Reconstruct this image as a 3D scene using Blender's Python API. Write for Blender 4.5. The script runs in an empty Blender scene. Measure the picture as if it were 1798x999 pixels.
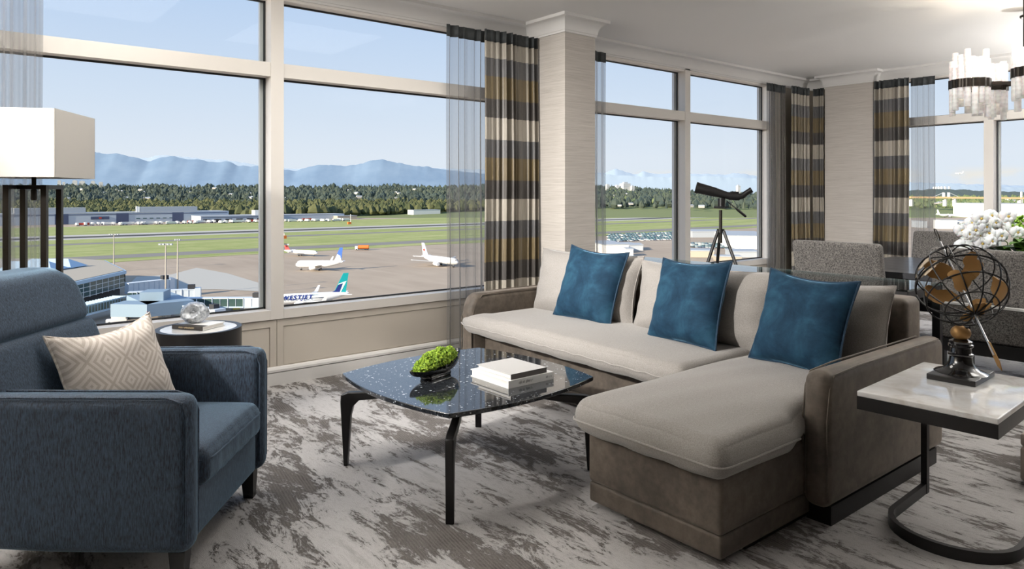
import bpy, bmesh, math, random
import numpy as np
from mathutils import Vector, Matrix, noise as mnoise

# ------------------------------------------------------------------ camera, sky, sun, lights, exposure
scene = bpy.context.scene
C = scene.collection
R = math.radians
PI = math.pi
FOC, CX, HY, EYE = 1244.0, 899.0, 341.0, 1.3       # focal length and horizon in pixels of a 1798 x 999 frame
TH = math.atan2(2425 - 899, 1244.0)                # heading of the view, measured from the X axis
cam_d = bpy.data.cameras.new('camera')
cam = bpy.data.objects.new('camera', cam_d)
C.objects.link(cam)
cam.location = (0, 0, EYE)
cam.rotation_euler = (R(90), 0, TH - R(90))
cam_d.sensor_width = 36.0
cam_d.lens = 36.0 * FOC / 1798.0
cam_d.shift_y = -(499.5 - HY) / 1798.0
cam_d.clip_start = 0.05
cam_d.clip_end = 60000
scene.camera = cam

scene.view_settings.view_transform = 'Standard'
scene.view_settings.look = 'None'
scene.view_settings.gamma = 1.0
scene.view_settings.use_curve_mapping = False
scene.view_settings.exposure = 0.0

world = bpy.data.worlds.new('sky'); scene.world = world
world.use_nodes = True
wn = world.node_tree; wn.nodes.clear()
w_out = wn.nodes.new('ShaderNodeOutputWorld'); w_bg = wn.nodes.new('ShaderNodeBackground')
w_tc = wn.nodes.new('ShaderNodeTexCoord'); w_sep = wn.nodes.new('ShaderNodeSeparateXYZ')
w_ramp = wn.nodes.new('ShaderNodeValToRGB')
wn.links.new(w_tc.outputs['Generated'], w_sep.inputs[0])
wn.links.new(w_sep.outputs['Z'], w_ramp.inputs[0])
el = w_ramp.color_ramp.elements
el[0].position = 0.0; el[0].color = (0.80, 0.85, 0.93, 1)
el[1].position = 1.0; el[1].color = (0.22, 0.40, 0.78, 1)
for p_, c_ in ((0.05, (0.80, 0.85, 0.945, 1)), (0.12, (0.70, 0.79, 0.935, 1)), (0.26, (0.53, 0.67, 0.91, 1)), (0.5, (0.36, 0.53, 0.85, 1))):
    e_ = el.new(p_); e_.color = c_
# low bank of evening cloud
w_map = wn.nodes.new('ShaderNodeMapping'); w_map.inputs['Scale'].default_value = (5.0, 5.0, 11.0)
w_map.inputs['Location'].default_value = (1.35, 0.2, 0.0)
w_no = wn.nodes.new('ShaderNodeTexNoise'); w_no.inputs['Scale'].default_value = 2.2; w_no.inputs['Detail'].default_value = 6
wn.links.new(w_tc.outputs['Generated'], w_map.inputs[0]); wn.links.new(w_map.outputs[0], w_no.inputs['Vector'])
w_cr = wn.nodes.new('ShaderNodeValToRGB')
w_cr.color_ramp.elements[0].position = 0.50; w_cr.color_ramp.elements[1].position = 0.60
wn.links.new(w_no.outputs[0], w_cr.inputs[0])
w_band = wn.nodes.new('ShaderNodeValToRGB')
bw = w_band.color_ramp.elements
bw[0].position = 0.0; bw[0].color = (1, 1, 1, 1); bw[1].position = 0.034; bw[1].color = (0, 0, 0, 1)
e_ = bw.new(0.024); e_.color = (1, 1, 1, 1)
wn.links.new(w_sep.outputs['Z'], w_band.inputs[0])
w_mul = wn.nodes.new('ShaderNodeMath'); w_mul.operation = 'MULTIPLY'
wn.links.new(w_cr.outputs[0], w_mul.inputs[0]); wn.links.new(w_band.outputs[0], w_mul.inputs[1])
w_mul2 = wn.nodes.new('ShaderNodeMath'); w_mul2.operation = 'MULTIPLY'; w_mul2.inputs[1].default_value = 0.8
wn.links.new(w_mul.outputs[0], w_mul2.inputs[0])
w_mix = wn.nodes.new('ShaderNodeMixRGB'); w_mix.inputs['Color2'].default_value = (0.93, 0.86, 0.78, 1)
wn.links.new(w_mul2.outputs[0], w_mix.inputs['Fac']); wn.links.new(w_ramp.outputs[0], w_mix.inputs['Color1'])
wn.links.new(w_mix.outputs[0], w_bg.inputs['Color']); w_bg.inputs['Strength'].default_value = 1.0
wn.links.new(w_bg.outputs[0], w_out.inputs[0])

sun_d = bpy.data.lights.new('sun', 'SUN'); sun_d.energy = 9.5; sun_d.angle = R(0.6); sun_d.color = (1.0, 0.86, 0.68)
sun = bpy.data.objects.new('sun', sun_d); C.objects.link(sun)
SUN_TO = Vector((-0.94, -0.06, 0.33)).normalized()          # low evening sun, along the glazed wall
sun.rotation_euler = SUN_TO.to_track_quat('Z', 'Y').to_euler()

# added fill lamps in made-up ceiling panels, housings further down
FILL_PANELS = [(2.7, 3.3), (0.9, 3.6), (5.2, 1.2)]
FILL_PANEL_W = 22.0
for px_, py_ in FILL_PANELS:
    ld = bpy.data.lights.new('fill_panel_lamp', 'AREA'); ld.shape = 'SQUARE'; ld.size = 1.1; ld.energy = FILL_PANEL_W
    ld.color = (1.0, 0.96, 0.90)
    lo = bpy.data.objects.new('fill_panel_lamp', ld); C.objects.link(lo); lo.location = (px_, py_, 2.772)
# added upward fill lamps; their unseen torchieres are made up further down
FILL_TORCH = [(-1.65, 3.7, 290.0), (8.35, 0.35, 250.0), (5.5, -0.3, 60.0)]
for tx_, ty_, tw_ in FILL_TORCH:
    ld = bpy.data.lights.new('fill_torchiere', 'AREA'); ld.shape = 'DISK'; ld.size = 0.34; ld.energy = tw_; ld.color = (1.0, 0.97, 0.93)
    lo = bpy.data.objects.new('fill_torchiere', ld); C.objects.link(lo); lo.location = (tx_, ty_, 1.80); lo.rotation_euler = (math.pi, 0, 0)

# added unseen fill spot at the window end, washing along the glazed wall
FILL_SPOTS = [((-2.05, 3.2, 2.60), (4.0, 3.4, 0.9), 42.0)]
for sp_, sa_, sw_ in FILL_SPOTS:
    ld = bpy.data.lights.new('fill_spot_lamp', 'AREA'); ld.shape = 'DISK'; ld.size = 0.22; ld.energy = sw_; ld.spread = R(46); ld.color = (1.0, 0.97, 0.93)
    lo = bpy.data.objects.new('fill_spot_lamp', ld); C.objects.link(lo); lo.location = sp_
    lo.rotation_euler = (Vector(sp_) - Vector(sa_)).to_track_quat('Z', 'Y').to_euler()
random.seed(7); np.random.seed(7)
VF = Vector((math.cos(TH), math.sin(TH))); VR = Vector((math.sin(TH), -math.cos(TH)))
HGT = 42.0                                          # eye height above the airfield
GZ = EYE - HGT                                      # level of the airfield
def c2w(lat, fwd, z=GZ):                            # metres right of and ahead of the viewpoint
    p = VF * fwd + VR * lat
    return Vector((p.x, p.y, z))
def g(px, py, up=0.0):                              # a spot of the airfield
    d = (HGT - up) * FOC / (py - HY)
    return c2w((px - CX) / FOC * d, d, GZ + up)

# ------------------------------------------------------------------ mesh helpers
class MB:
    def __init__(s, M=None):
        s.v = []; s.f = []; s.M = M or Matrix.Identity(4)
    def add(s, vs, fs):
        b = len(s.v)
        s.v += [tuple(s.M @ Vector(p)) for p in vs]
        s.f += [tuple(i + b for i in f) for f in fs]
        return s
    def box(s, x0, x1, y0, y1, z0, z1):
        vs = [(x0,y0,z0),(x1,y0,z0),(x1,y1,z0),(x0,y1,z0),(x0,y0,z1),(x1,y0,z1),(x1,y1,z1),(x0,y1,z1)]
        return s.add(vs, [(0,3,2,1),(4,5,6,7),(0,1,5,4),(1,2,6,5),(2,3,7,6),(3,0,4,7)])
    def prism(s, poly, z0, z1):
        n = len(poly)
        vs = [(x, y, z0) for x, y in poly] + [(x, y, z1) for x, y in poly]
        return s.add(vs, [tuple(range(n))[::-1], tuple(range(n, 2*n))] + [(i, (i+1) % n, n + (i+1) % n, n+i) for i in range(n)])
    def prism_y(s, poly, y0, y1):                   # polygon in x, z
        n = len(poly)
        vs = [(x, y0, z) for x, z in poly] + [(x, y1, z) for x, z in poly]
        return s.add(vs, [tuple(range(n)), tuple(range(n, 2*n))[::-1]] + [(i, n+i, n + (i+1) % n, (i+1) % n) for i in range(n)])
    def lathe(s, prof, n=32, c=(0, 0, 0)):
        m = len(prof); vs = []; fs = []
        for r, z in prof:
            for k in range(n):
                a = 2*PI*k/n
                vs.append((c[0] + r*math.cos(a), c[1] + r*math.sin(a), c[2] + z))
        for i in range(m-1):
            for k in range(n):
                k2 = (k+1) % n
                fs.append((i*n+k, i*n+k2, (i+1)*n+k2, (i+1)*n+k))
        if prof[0][0] > 1e-5: fs.append(tuple(range(n))[::-1])
        if prof[-1][0] > 1e-5: fs.append(tuple(range((m-1)*n, m*n)))
        return s.add(vs, fs)
    def tube(s, pts, r, n=8, closed=False):
        pts = [Vector(p) for p in pts]; m = len(pts)
        rr = r if hasattr(r, '__len__') else [r]*m
        vs = []; fs = []; up = None
        for i in range(m):
            if closed: t = pts[(i+1) % m] - pts[i-1]
            else: t = pts[min(i+1, m-1)] - pts[max(i-1, 0)]
            t.normalize()
            if up is None:
                up = Vector((0, 0, 1)) if abs(t.z) < .9 else Vector((1, 0, 0))
            a = t.cross(up); a.normalize(); b = a.cross(t); b.normalize(); up = b
            for k in range(n):
                q = 2*PI*k/n
                vs.append(tuple(pts[i] + (a*math.cos(q) + b*math.sin(q))*rr[i]))
        for i in range(m if closed else m-1):
            j = (i+1) % m
            for k in range(n):
                k2 = (k+1) % n
                fs.append((i*n+k, j*n+k, j*n+k2, i*n+k2))
        if not closed:
            fs += [tuple(range(n)), tuple(range((m-1)*n, m*n))[::-1]]
        return s.add(vs, fs)
    def bar(s, a, b, w, h=None):                    # square bar between two points
        h = h or w; a = Vector(a); b = Vector(b); t = (b-a).normalized()
        up = Vector((0,0,1)) if abs(t.z) < .95 else Vector((0,1,0))
        p = t.cross(up).normalized()*w/2; q = p.cross(t).normalized()*h/2
        vs = [tuple(o + i + j) for o in (a, b) for i, j in ((-p,-q),(p,-q),(p,q),(-p,q))]
        return s.add(vs, [(0,1,2,3),(7,6,5,4),(0,4,5,1),(1,5,6,2),(2,6,7,3),(3,7,4,0)])
    def grid(s, fn, nu, nv, wrapu=False):
        vs = [tuple(fn(i/nu, j/nv)) for j in range(nv+1) for i in range(nu + (0 if wrapu else 1))]
        w = nu if wrapu else nu+1; fs = []
        for j in range(nv):
            for i in range(nu):
                i2 = (i+1) % w
                fs.append((j*w+i, j*w+i2, (j+1)*w+i2, (j+1)*w+i))
        return s.add(vs, fs)
    def rbox(s, x0, x1, y0, y1, z0, z1, r, n=10, crown=0.0, fn=None):
        h = [(x1-x0)/2, (y1-y0)/2, (z1-z0)/2]; c = [(x1+x0)/2, (y1+y0)/2, (z1+z0)/2]
        rr = [min(r, q*.999) for q in h]
        def samp(q, rad):
            e = [-q + rad*(1 - math.cos(PI/2*k/5)) for k in range(5)]
            mid = [(-q+rad) + (2*q-2*rad)*k/n for k in range(n+1)]
            return e + mid + [-t for t in e[::-1]]
        ax = [samp(h[i], rr[i]) for i in range(3)]
        def rp(p):
            cl = [max(-h[i]+rr[i], min(h[i]-rr[i], p[i])) for i in range(3)]
            d = [(p[i]-cl[i])/rr[i] for i in range(3)]
            L = math.sqrt(sum(t*t for t in d)) or 1
            mx = max(abs(t) for t in d) or 1
            q = [cl[i] + rr[i]*d[i]/L*(1 if mx > .999 else mx) for i in range(3)]
            if crown:
                k = (1-(p[0]/h[0])**2)*(1-(p[1]/h[1])**2)
                q[2] += crown*math.sqrt(max(k, 0))*(1 if q[2] > 0 else -.25)
            q = [q[i]+c[i] for i in range(3)]
            return fn(q) if fn else q
        for a in range(3):
            b, cc = (a+1) % 3, (a+2) % 3
            for sgn in (-1, 1):
                U, V = ax[b], ax[cc]; vs = []; fs = []
                for v in V:
                    for u in U:
                        p = [0,0,0]; p[a] = sgn*h[a]; p[b] = u; p[cc] = v
                        vs.append(tuple(rp(p)))
                w = len(U)
                for j in range(len(V)-1):
                    for i in range(w-1):
                        q = (j*w+i, j*w+i+1, (j+1)*w+i+1, (j+1)*w+i)
                        fs.append(q if sgn > 0 else q[::-1])
                s.add(vs, fs)
        s.weld = True
        return s
    weld = False
    def build(s, name, m, parent=None, smooth=True, ang=40, kind=None):
        me = bpy.data.meshes.new(name); me.from_pydata(s.v, [], s.f); me.update()
        if s.weld:
            bm = bmesh.new(); bm.from_mesh(me); bmesh.ops.remove_doubles(bm, verts=bm.verts, dist=1e-5); bm.to_mesh(me); bm.free()
        if smooth:
            me.polygons.foreach_set('use_smooth', [True]*len(me.polygons)); me.set_sharp_from_angle(angle=R(ang))
        o = bpy.data.objects.new(name, me); C.objects.link(o)
        if m: me.materials.append(m)
        if parent: o.parent = parent
        if kind: o['kind'] = kind
        return o

def thing(name, label, cat, loc=(0,0,0), rz=0.0, group=None):
    o = bpy.data.objects.new(name, None); C.objects.link(o)
    o.empty_display_size = .05
    o.location = loc; o.rotation_euler = (0, 0, rz); o['label'] = label; o['category'] = cat
    if group: o['group'] = group
    return o
def tag(o, label, cat, group=None, kind=None):
    o['label'] = label; o['category'] = cat
    if group: o['group'] = group
    if kind: o['kind'] = kind
    return o
def W(root):                                        # mesh builder fed with room coordinates for a part of root
    return MB((Matrix.Translation(root.location) @ root.rotation_euler.to_matrix().to_4x4()).inverted())
def share(name, ob, parent, M):                     # another piece with the same mesh
    o = bpy.data.objects.new(name, ob.data); C.objects.link(o); o.parent = parent; o.matrix_local = M
    return o
def copy_tree(o, parent=None):
    c = o.copy(); C.objects.link(c)
    if parent: c.parent = parent
    for ch in list(o.children): copy_tree(ch, c)
    return c
def struct(o, label=None, cat=None):
    o['kind'] = 'structure'
    if label: o['label'] = label
    if cat: o['category'] = cat
    return o

# ------------------------------------------------------------------ materials
MT = {}
def mat(name, col, rough=.5, metal=0.0, **kw):
    m = bpy.data.materials.new(name); m.use_nodes = True
    b = m.node_tree.nodes['Principled BSDF']
    b.inputs['Base Color'].default_value = (*col, 1); b.inputs['Roughness'].default_value = rough; b.inputs['Metallic'].default_value = metal
    for k, v in kw.items():
        b.inputs[k.replace('_', ' ')].default_value = (*v, 1) if isinstance(v, tuple) and len(v) == 3 else v
    MT[name] = m
    return m
class N:                                            # tiny node helper
    def __init__(s, m):
        s.m = m; s.t = m.node_tree; s.b = s.t.nodes.get('Principled BSDF')
        s.out = s.t.nodes.get('Material Output')
    def n(s, kind, **kw):
        q = s.t.nodes.new('ShaderNode' + kind)
        for k, v in kw.items():
            if k in q.bl_rna.properties: setattr(q, k, v)
            else: q.inputs[k.replace('_', ' ')].default_value = v
        return q
    def l(s, a, b): s.t.links.new(a, b)
    def coord(s, scale=(1,1,1), kind='Object', rot=(0,0,0)):
        tc = s.n('TexCoord'); mp = s.n('Mapping'); mp.inputs['Scale'].default_value = scale; mp.inputs['Rotation'].default_value = rot
        s.l(tc.outputs[kind], mp.inputs[0]); return mp.outputs[0]
    def noise(s, vec, scale=5.0, detail=4.0, rough=.5, dist=0.0):
        q = s.n('TexNoise'); q.inputs['Scale'].default_value = scale; q.inputs['Detail'].default_value = detail
        q.inputs['Roughness'].default_value = rough; q.inputs['Distortion'].default_value = dist
        if vec: s.l(vec, q.inputs['Vector'])
        return q.outputs[0]
    def ramp(s, fac, stops, interp='LINEAR'):
        q = s.n('ValToRGB'); cr = q.color_ramp; cr.interpolation = interp
        while len(cr.elements) > 2: cr.elements.remove(cr.elements[-1])
        for i, (p, c) in enumerate(stops):
            c = (c, c, c) if not hasattr(c, '__len__') else c
            e = cr.elements[i] if i < 2 else cr.elements.new(p)
            e.position = p; e.color = (*c, 1)
        s.l(fac, q.inputs[0]); return q.outputs[0]
    def math(s, op, a, b=None):
        q = s.n('Math', operation=op)
        for i, v in enumerate((a, b)):
            if v is None: continue
            if isinstance(v, (int, float)): q.inputs[i].default_value = v
            else: s.l(v, q.inputs[i])
        return q.outputs[0]
    def mix(s, fac, a, b, blend='MIX'):
        q = s.n('MixRGB', blend_type=blend)
        for i, v in ((0, fac), (1, a), (2, b)):
            if isinstance(v, (int, float)): q.inputs[i].default_value = v
            elif isinstance(v, tuple): q.inputs[i].default_value = (*v, 1)
            else: s.l(v, q.inputs[i])
        return q.outputs[0]
    def col(s, o): s.l(o, s.b.inputs['Base Color'])
    def bump(s, h, st=.2, dist=.01):
        q = s.n('Bump'); q.inputs['Strength'].default_value = st; q.inputs['Distance'].default_value = dist
        s.l(h, q.inputs['Height']); s.l(q.outputs[0], s.b.inputs['Normal'])

def fabric(name, c1, c2, scale=90, stretch=(1,1,1), sheen=.25, bump=.25, rough=.85, big=0.0, stint=None):
    m = mat(name, c1, rough, Sheen_Weight=sheen, Sheen_Roughness=.35)
    if stint: m.node_tree.nodes['Principled BSDF'].inputs['Sheen Tint'].default_value = (*stint, 1)
    k = N(m); v = k.coord(stretch)
    f = k.noise(v, scale, 4, .65)
    c = k.mix(k.ramp(f, [(.35, 0), (.65, 1)]), c1, c2)
    if big:
        f2 = k.noise(k.coord(), 4.5, 5, .6)
        c = k.mix(k.ramp(f2, [(.35, 1-big), (.65, 1+big*.4)]), (0,0,0), c, 'MIX')
    k.col(c); k.bump(f, bump, .004)
    return m
def leafmat(name, c1, c2, scale, rough=.8):         # two-tone material varied from piece to piece
    m = mat(name, c1, rough); k = N(m)
    geo = k.n('NewGeometry')
    k.col(k.mix(geo.outputs['Random Per Island'], c1, c2))
    return m

# room
def make_room_materials():
    m = mat('carpet', (.5,.47,.44), .95); k = N(m)
    w1 = k.noise(k.coord((1.0, .42, 1)), 1.9, 6, .62, .3)
    w2 = k.noise(k.coord((4.2, 1.15, 1)), 2.4, 9, .80, .5)
    w3 = k.noise(k.coord((20, 9, 1)), 2.4, 6, .75)
    s_ = k.math('ADD', k.math('MULTIPLY', w1, .42), k.math('MULTIPLY', w2, .58))
    s2 = k.math('ADD', s_, k.math('MULTIPLY', k.math('SUBTRACT', w3, .5), .17))
    base = k.ramp(s2, [(.395, (.085,.074,.066)), (.43, (.135,.121,.110)), (.468, (.20,.182,.168)), (.484, (.42,.405,.395)), (.55, (.52,.505,.495)), (.66, (.36,.345,.33))])
    fl = k.noise(k.coord((1, 1, 1)), 260, 3, .6)
    rid = k.n('TexWave', wave_type='BANDS', bands_direction='X'); rid.inputs['Scale'].default_value = 30; rid.inputs['Distortion'].default_value = 1.5
    k.l(k.coord((1,.25,1), rot=(0,0,.6)), rid.inputs['Vector'])
    lowpile = k.ramp(s2, [(.39, 1), (.485, .12)])
    c = k.mix(k.math('MULTIPLY', lowpile, .32), base, k.mix(rid.outputs[0], (.07,.062,.055), (.32,.295,.275)))
    c = k.mix(.35, c, k.mix(fl, (.1,.1,.1), (.9,.89,.88)), 'SOFT_LIGHT')
    k.col(c)
    hh = k.math('ADD', k.ramp(s2, [(.45, 0), (.488, 1)]), k.math('MULTIPLY', fl, .6))
    k.bump(hh, .7, .008)
    mat('ceiling_paint', (.84,.835,.825), .9)
    mat('trim_paint', (.72,.705,.685), .45)
    mat('frame_paint', (.77,.73,.68), .4)
    mat('panel_paint', (.60,.545,.47), .5)
    mat('gasket', (.018,.02,.022), .5)
    m = mat('wallpaper', (.5,.46,.42), .8); k = N(m)
    f = k.noise(k.coord((1.2,1.2,60)), 3.0, 6, .7)
    k.col(k.ramp(f, [(.3, (.40,.365,.33)), (.5, (.50,.462,.42)), (.7, (.58,.54,.50))])); k.bump(f, .25, .003)
    mat('plaster', (.10,.085,.07), .7)  # dark tone set to curb light bounced off the unseen walls
    # glass pane: clear, weakly mirroring
    m = bpy.data.materials.new('pane_glass'); m.use_nodes = True; MT['pane_glass'] = m; k = N(m)
    tr = k.n('BsdfTransparent'); tr.inputs[0].default_value = (.965,.985,.985,1)
    gl = k.n('BsdfGlossy'); gl.inputs['Roughness'].default_value = 0.0
    lw = k.n('LayerWeight'); lw.inputs['Blend'].default_value = .5
    f = k.math('ADD', k.math('MULTIPLY', k.math('POWER', lw.outputs['Facing'], 5.0), .5), .004)
    mx = k.n('MixShader'); k.l(f, mx.inputs[0]); k.l(tr.outputs[0], mx.inputs[1]); k.l(gl.outputs[0], mx.inputs[2]); k.l(mx.outputs[0], k.out.inputs[0])
    # sheer voile
    m = bpy.data.materials.new('sheer'); m.use_nodes = True; MT['sheer'] = m; k = N(m)
    tr = k.n('BsdfTransparent'); tr.inputs[0].default_value = (.83,.84,.85,1)
    df = k.n('BsdfDiffuse'); df.inputs[0].default_value = (.30,.285,.27,1)
    tl = k.n('BsdfTranslucent'); tl.inputs[0].default_value = (.36,.35,.34,1)
    a = k.n('MixShader'); a.inputs[0].default_value = .45; k.l(df.outputs[0], a.inputs[1]); k.l(tl.outputs[0], a.inputs[2])
    lw = k.n('LayerWeight'); lw.inputs['Blend'].default_value = .5
    fz = k.math('ADD', k.math('MULTIPLY', lw.outputs['Facing'], .55), .30)
    mx = k.n('MixShader'); k.l(fz, mx.inputs[0]); k.l(tr.outputs[0], mx.inputs[1]); k.l(a.outputs[0], mx.inputs[2]); k.l(mx.outputs[0], k.out.inputs[0])
    # banded drapery, the bands woven at fixed heights above the floor
    m = mat('drape', (.3,.27,.2), .42, Sheen_Weight=.3); k = N(m)
    tc = k.n('TexCoord'); sp = k.n('SeparateXYZ'); k.l(tc.outputs['Object'], sp.inputs[0])
    ph = k.math('FRACT', k.math('DIVIDE', k.math('SUBTRACT', 2.27 + .67*4, sp.outputs['Z']), .67))
    band = k.ramp(ph, [(0, (.155,.115,.055)), (.275, (.058,.051,.046)), (.505, (.36,.325,.27)), (.775, (.098,.096,.097))], 'CONSTANT')
    sl = k.noise(k.coord((40,40,1.5)), 4, 4, .6)
    k.col(k.mix(.5, band, k.ramp(sl, [(.3, .35), (.7, .65)]), 'OVERLAY')); k.bump(sl, .15, .003)
make_room_materials()
# ------------------------------------------------------------------ the room shell
Y1, X3, CEIL = 4.767, 8.87, 2.79
XL, YB = -2.3, -2.6
fo = MB().box(XL, X3+.12, YB, Y1+.12, -.25, 0).build('floor', MT['carpet'], smooth=False); struct(fo, 'abstract streaked grey and cream carpet', 'carpet')
co = MB().box(XL, X3+.12, YB, Y1+.12, CEIL, CEIL+.25).build('ceiling', MT['ceiling_paint'], smooth=False); struct(co, 'smooth white ceiling', 'ceiling')
wl = MB().box(XL-.2, XL, YB-.2, Y1+.12, 0, CEIL).build('wall_left', MT['plaster'], smooth=False); struct(wl, 'unseen side wall, darkened to curb bounced light', 'wall')
wb = MB().box(XL-.2, X3+.12, YB-.2, YB, 0, CEIL).build('wall_back', MT['plaster'], smooth=False); struct(wb, 'unseen rear wall, darkened to curb bounced light', 'wall')

ZS, ZT0, ZT1, ZTOP = .523, 2.10, 2.195, 2.66        # glass bottom, transom, head
def wall_run(name, M, L, bays, solids):
    """a glazed wall: local x along the wall, local y outwards, local z up"""
    mb = MB(M); mb.box(0, L, .03, .12, 0, ZS-.055)
    mb.box(0, L, 0, .12, ZTOP, CEIL)
    for a, b in solids: mb.box(a, b, 0, .12, 0, ZTOP)
    w = mb.build(name, MT['panel_paint'], smooth=False)
    return w
def window(n, M, a, b, label, par):
    t = thing('window_%d' % n, label, 'window'); t['kind'] = 'structure'
    fw = .046; Yg = .105
    fr = MB(M)
    for p, q in ((a, a+fw-.0015), (b-fw+.0015, b)): fr.box(p, q, -.012, .12, ZS-.075, ZTOP)
    fr.build('jamb', MT['frame_paint'], t, False)
    MB(M).box(a+fw, b-fw, -.008, .12, ZT0, ZT1).build('transom', MT['frame_paint'], t, False)
    MB(M).box(a+fw, b-fw, -.012, .12, ZS-.075, ZS-.012).build('sill', MT['frame_paint'], t, False)
    MB(M).box(a+fw, b-fw, 0, .12, ZTOP-.03, ZTOP).build('head', MT['frame_paint'], t, False)
    gs = .012
    for z0, z1 in ((ZS-.012, ZT0), (ZT1, ZTOP-.03)):
        ga = MB(M)
        ga.box(a+fw, b-fw, Yg-.016, Yg-.004, z0, z0+gs); ga.box(a+fw, b-fw, Yg-.016, Yg-.004, z1-gs, z1)
        ga.box(a+fw, a+fw+gs, Yg-.016, Yg-.004, z0, z1); ga.box(b-fw-gs, b-fw, Yg-.016, Yg-.004, z0, z1)
        ga.build('gasket', MT['gasket'], t, False)
        p = MB(M).box(a+fw+gs*.6, b-fw-gs*.6, Yg-.004, Yg+.004, z0+gs*.6, z1-gs*.6).build('glass_pane', MT['pane_glass'], t, False)
    # outer cover frame of pale metal
    oc = MB(M)
    oc.box(a+fw, a+fw+.028, Yg+.012, Yg+.04, ZS-.05, ZTOP); oc.box(b-fw-.028, b-fw, Yg+.012, Yg+.04, ZS-.05, ZTOP)
    oc.build('outer_cover', MT['trim_paint'], t, False)
    return t
def panels(M, w, spans):
    for a, b in spans:
        mb = MB(M)                                  # raised frame of one panel bay
        mb.box(a+.002, b-.002, 0, .04, .395, .442); mb.box(a+.002, b-.002, 0, .04, .10, .125)
        mb.box(a+.002, a+.046, 0, .04, .125, .395); mb.box(b-.046, b-.002, 0, .04, .125, .395)
        mb.build('panel_frame', MT['panel_paint'], w, False)
        MB(M).box(a+.049, b-.049, .006, .035, .128, .392).build('panel', MT['panel_paint'], w, False)
M1 = Matrix.Translation((0, Y1, 0))                                     # the long glazed wall
M3 = Matrix.Translation((X3, Y1, 0)) @ Matrix.Rotation(R(-90), 4, 'Z')  # glazed wall at the dining end
bays1 = [(-.447, 1.813), (1.813, 4.073), (4.08, 6.34), (6.34, 8.012)]
w1 = wall_run('wall_front', Matrix.Translation((XL, Y1, 0)), X3-XL+.12, None, [(0, -.447-XL), (8.012-XL, X3-XL+.12)])
struct(w1, 'glazed wall with beige panels below the windows', 'wall')
for i, (a, b) in enumerate(bays1):
    window(i+1, M1, a, b, ['tall window behind the floor lamp and armchair', 'tall window over the aircraft apron', 'tall window beside the grey pier behind the sofa', 'tall window behind the spotting scope'][i], w1)
panels(M1, w1, bays1)
y3 = lambda y: Y1 - y
bays3 = [(y3(3.80), y3(2.69)), (y3(2.69), y3(.43)), (y3(.43), y3(-1.83))]
w3 = wall_run('wall_right', M3, Y1-YB, None, [(0, y3(3.80)), (y3(-1.83), Y1-YB)])
struct(w3, 'glazed wall behind the dining table', 'wall')
for i, (a, b) in enumerate(bays3):
    window(5+i, M3, a, b, ['tall window between the banded drape and the white mullion by the dining table', 'tall window behind the orchid', 'tall window at the far end of the dining wall'][i], w3)
panels(M3, w3, bays3)
def base(name, M, L, lab):
    mb = MB(M); mb.box(0, L, -.02, 0, 0, .084)
    o = mb.build(name, MT['trim_paint'], None, False); struct(o, lab, 'baseboard')
    MB(M).prism_y([(0, .09), (0, .122), (0, .122)], 0, 0) if False else None
    pr = [(-.004, .09), (-.022, .09), (-.022, .105), (-.014, .118), (-.004, .124), (.01, .124), (.01, .09)]
    cap = MB(M); n = len(pr)
    cap.add([(0, y, z) for y, z in pr] + [(L, y, z) for y, z in pr], [tuple(range(n)), tuple(range(n, 2*n))[::-1]] + [(i, i+n, (i+1) % n + n, (i+1) % n) for i in range(n)])
    cap.build('cap_moulding', MT['trim_paint'], o, False)
    MB(M).box(0, L, -.004, .005, .084, .09).build('shadow_gap', MT['gasket'], o, False)
base('baseboard_front', Matrix.Translation((XL, Y1, 0)), X3-XL, 'pale baseboard under the long glazed wall')
base('baseboard_right', M3, Y1-YB, 'pale baseboard under the dining windows')
P1 = (4.055, 4.413, 4.279); P2 = (8.72, 4.44, 3.85)
pier1 = MB().box(P1[0], P1[1], P1[2], Y1+.02, 0, CEIL).build('wall_pier_front', MT['wallpaper'], smooth=False); struct(pier1, 'grasscloth covered pier between the windows behind the sofa', 'pier')
pier2 = MB().box(P2[0], X3+.02, P2[2], P2[1], 0, CEIL).build('wall_pier_right', MT['wallpaper'], smooth=False); struct(pier2, 'pale grasscloth pier between two pairs of drapes', 'pier')
# crown moulding, mitred round the piers
path = [(XL, Y1), (P1[0], Y1), (P1[0], P1[2]), (P1[1], P1[2]), (P1[1], Y1), (X3, Y1), (X3, P2[1]), (P2[0], P2[1]), (P2[0], P2[2]), (X3, P2[2]), (X3, YB)]
prof = [(0, 2.648), (.012, 2.648), (.012, 2.664)] + [(.016 + .066*(1-math.cos(t)), 2.668 + .092*math.sin(t)) for t in [PI/2*k/7 for k in range(8)]] + [(.085, 2.762), (.092, 2.764), (.092, CEIL)]
def sweep(mb, path, prof):
    pts = [Vector(p) for p in path]; m = len(prof); vs = []; fs = []
    for i, p in enumerate(pts):
        ns = []
        for a, b in ((i-1, i), (i, i+1)):
            if a < 0 or b >= len(pts): continue
            t = (pts[b]-pts[a]).normalized(); ns.append(Vector((t.y, -t.x)))
        n = ns[0] if len(ns) == 1 else (ns[0]+ns[1])/(1+ns[0].dot(ns[1]))
        vs += [(p.x+n.x*o, p.y+n.y*o, z) for o, z in prof]
    for i in range(len(pts)-1):
        for j in range(m-1): fs.append((i*m+j, (i+1)*m+j, (i+1)*m+j+1, i*m+j+1))
    mb.add(vs, fs)
mb = MB(); sweep(mb, path, prof)
cr = mb.build('trim_1', MT['trim_paint'], ang=25); struct(cr, 'white cove crown moulding round the ceiling', 'moulding')

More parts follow.
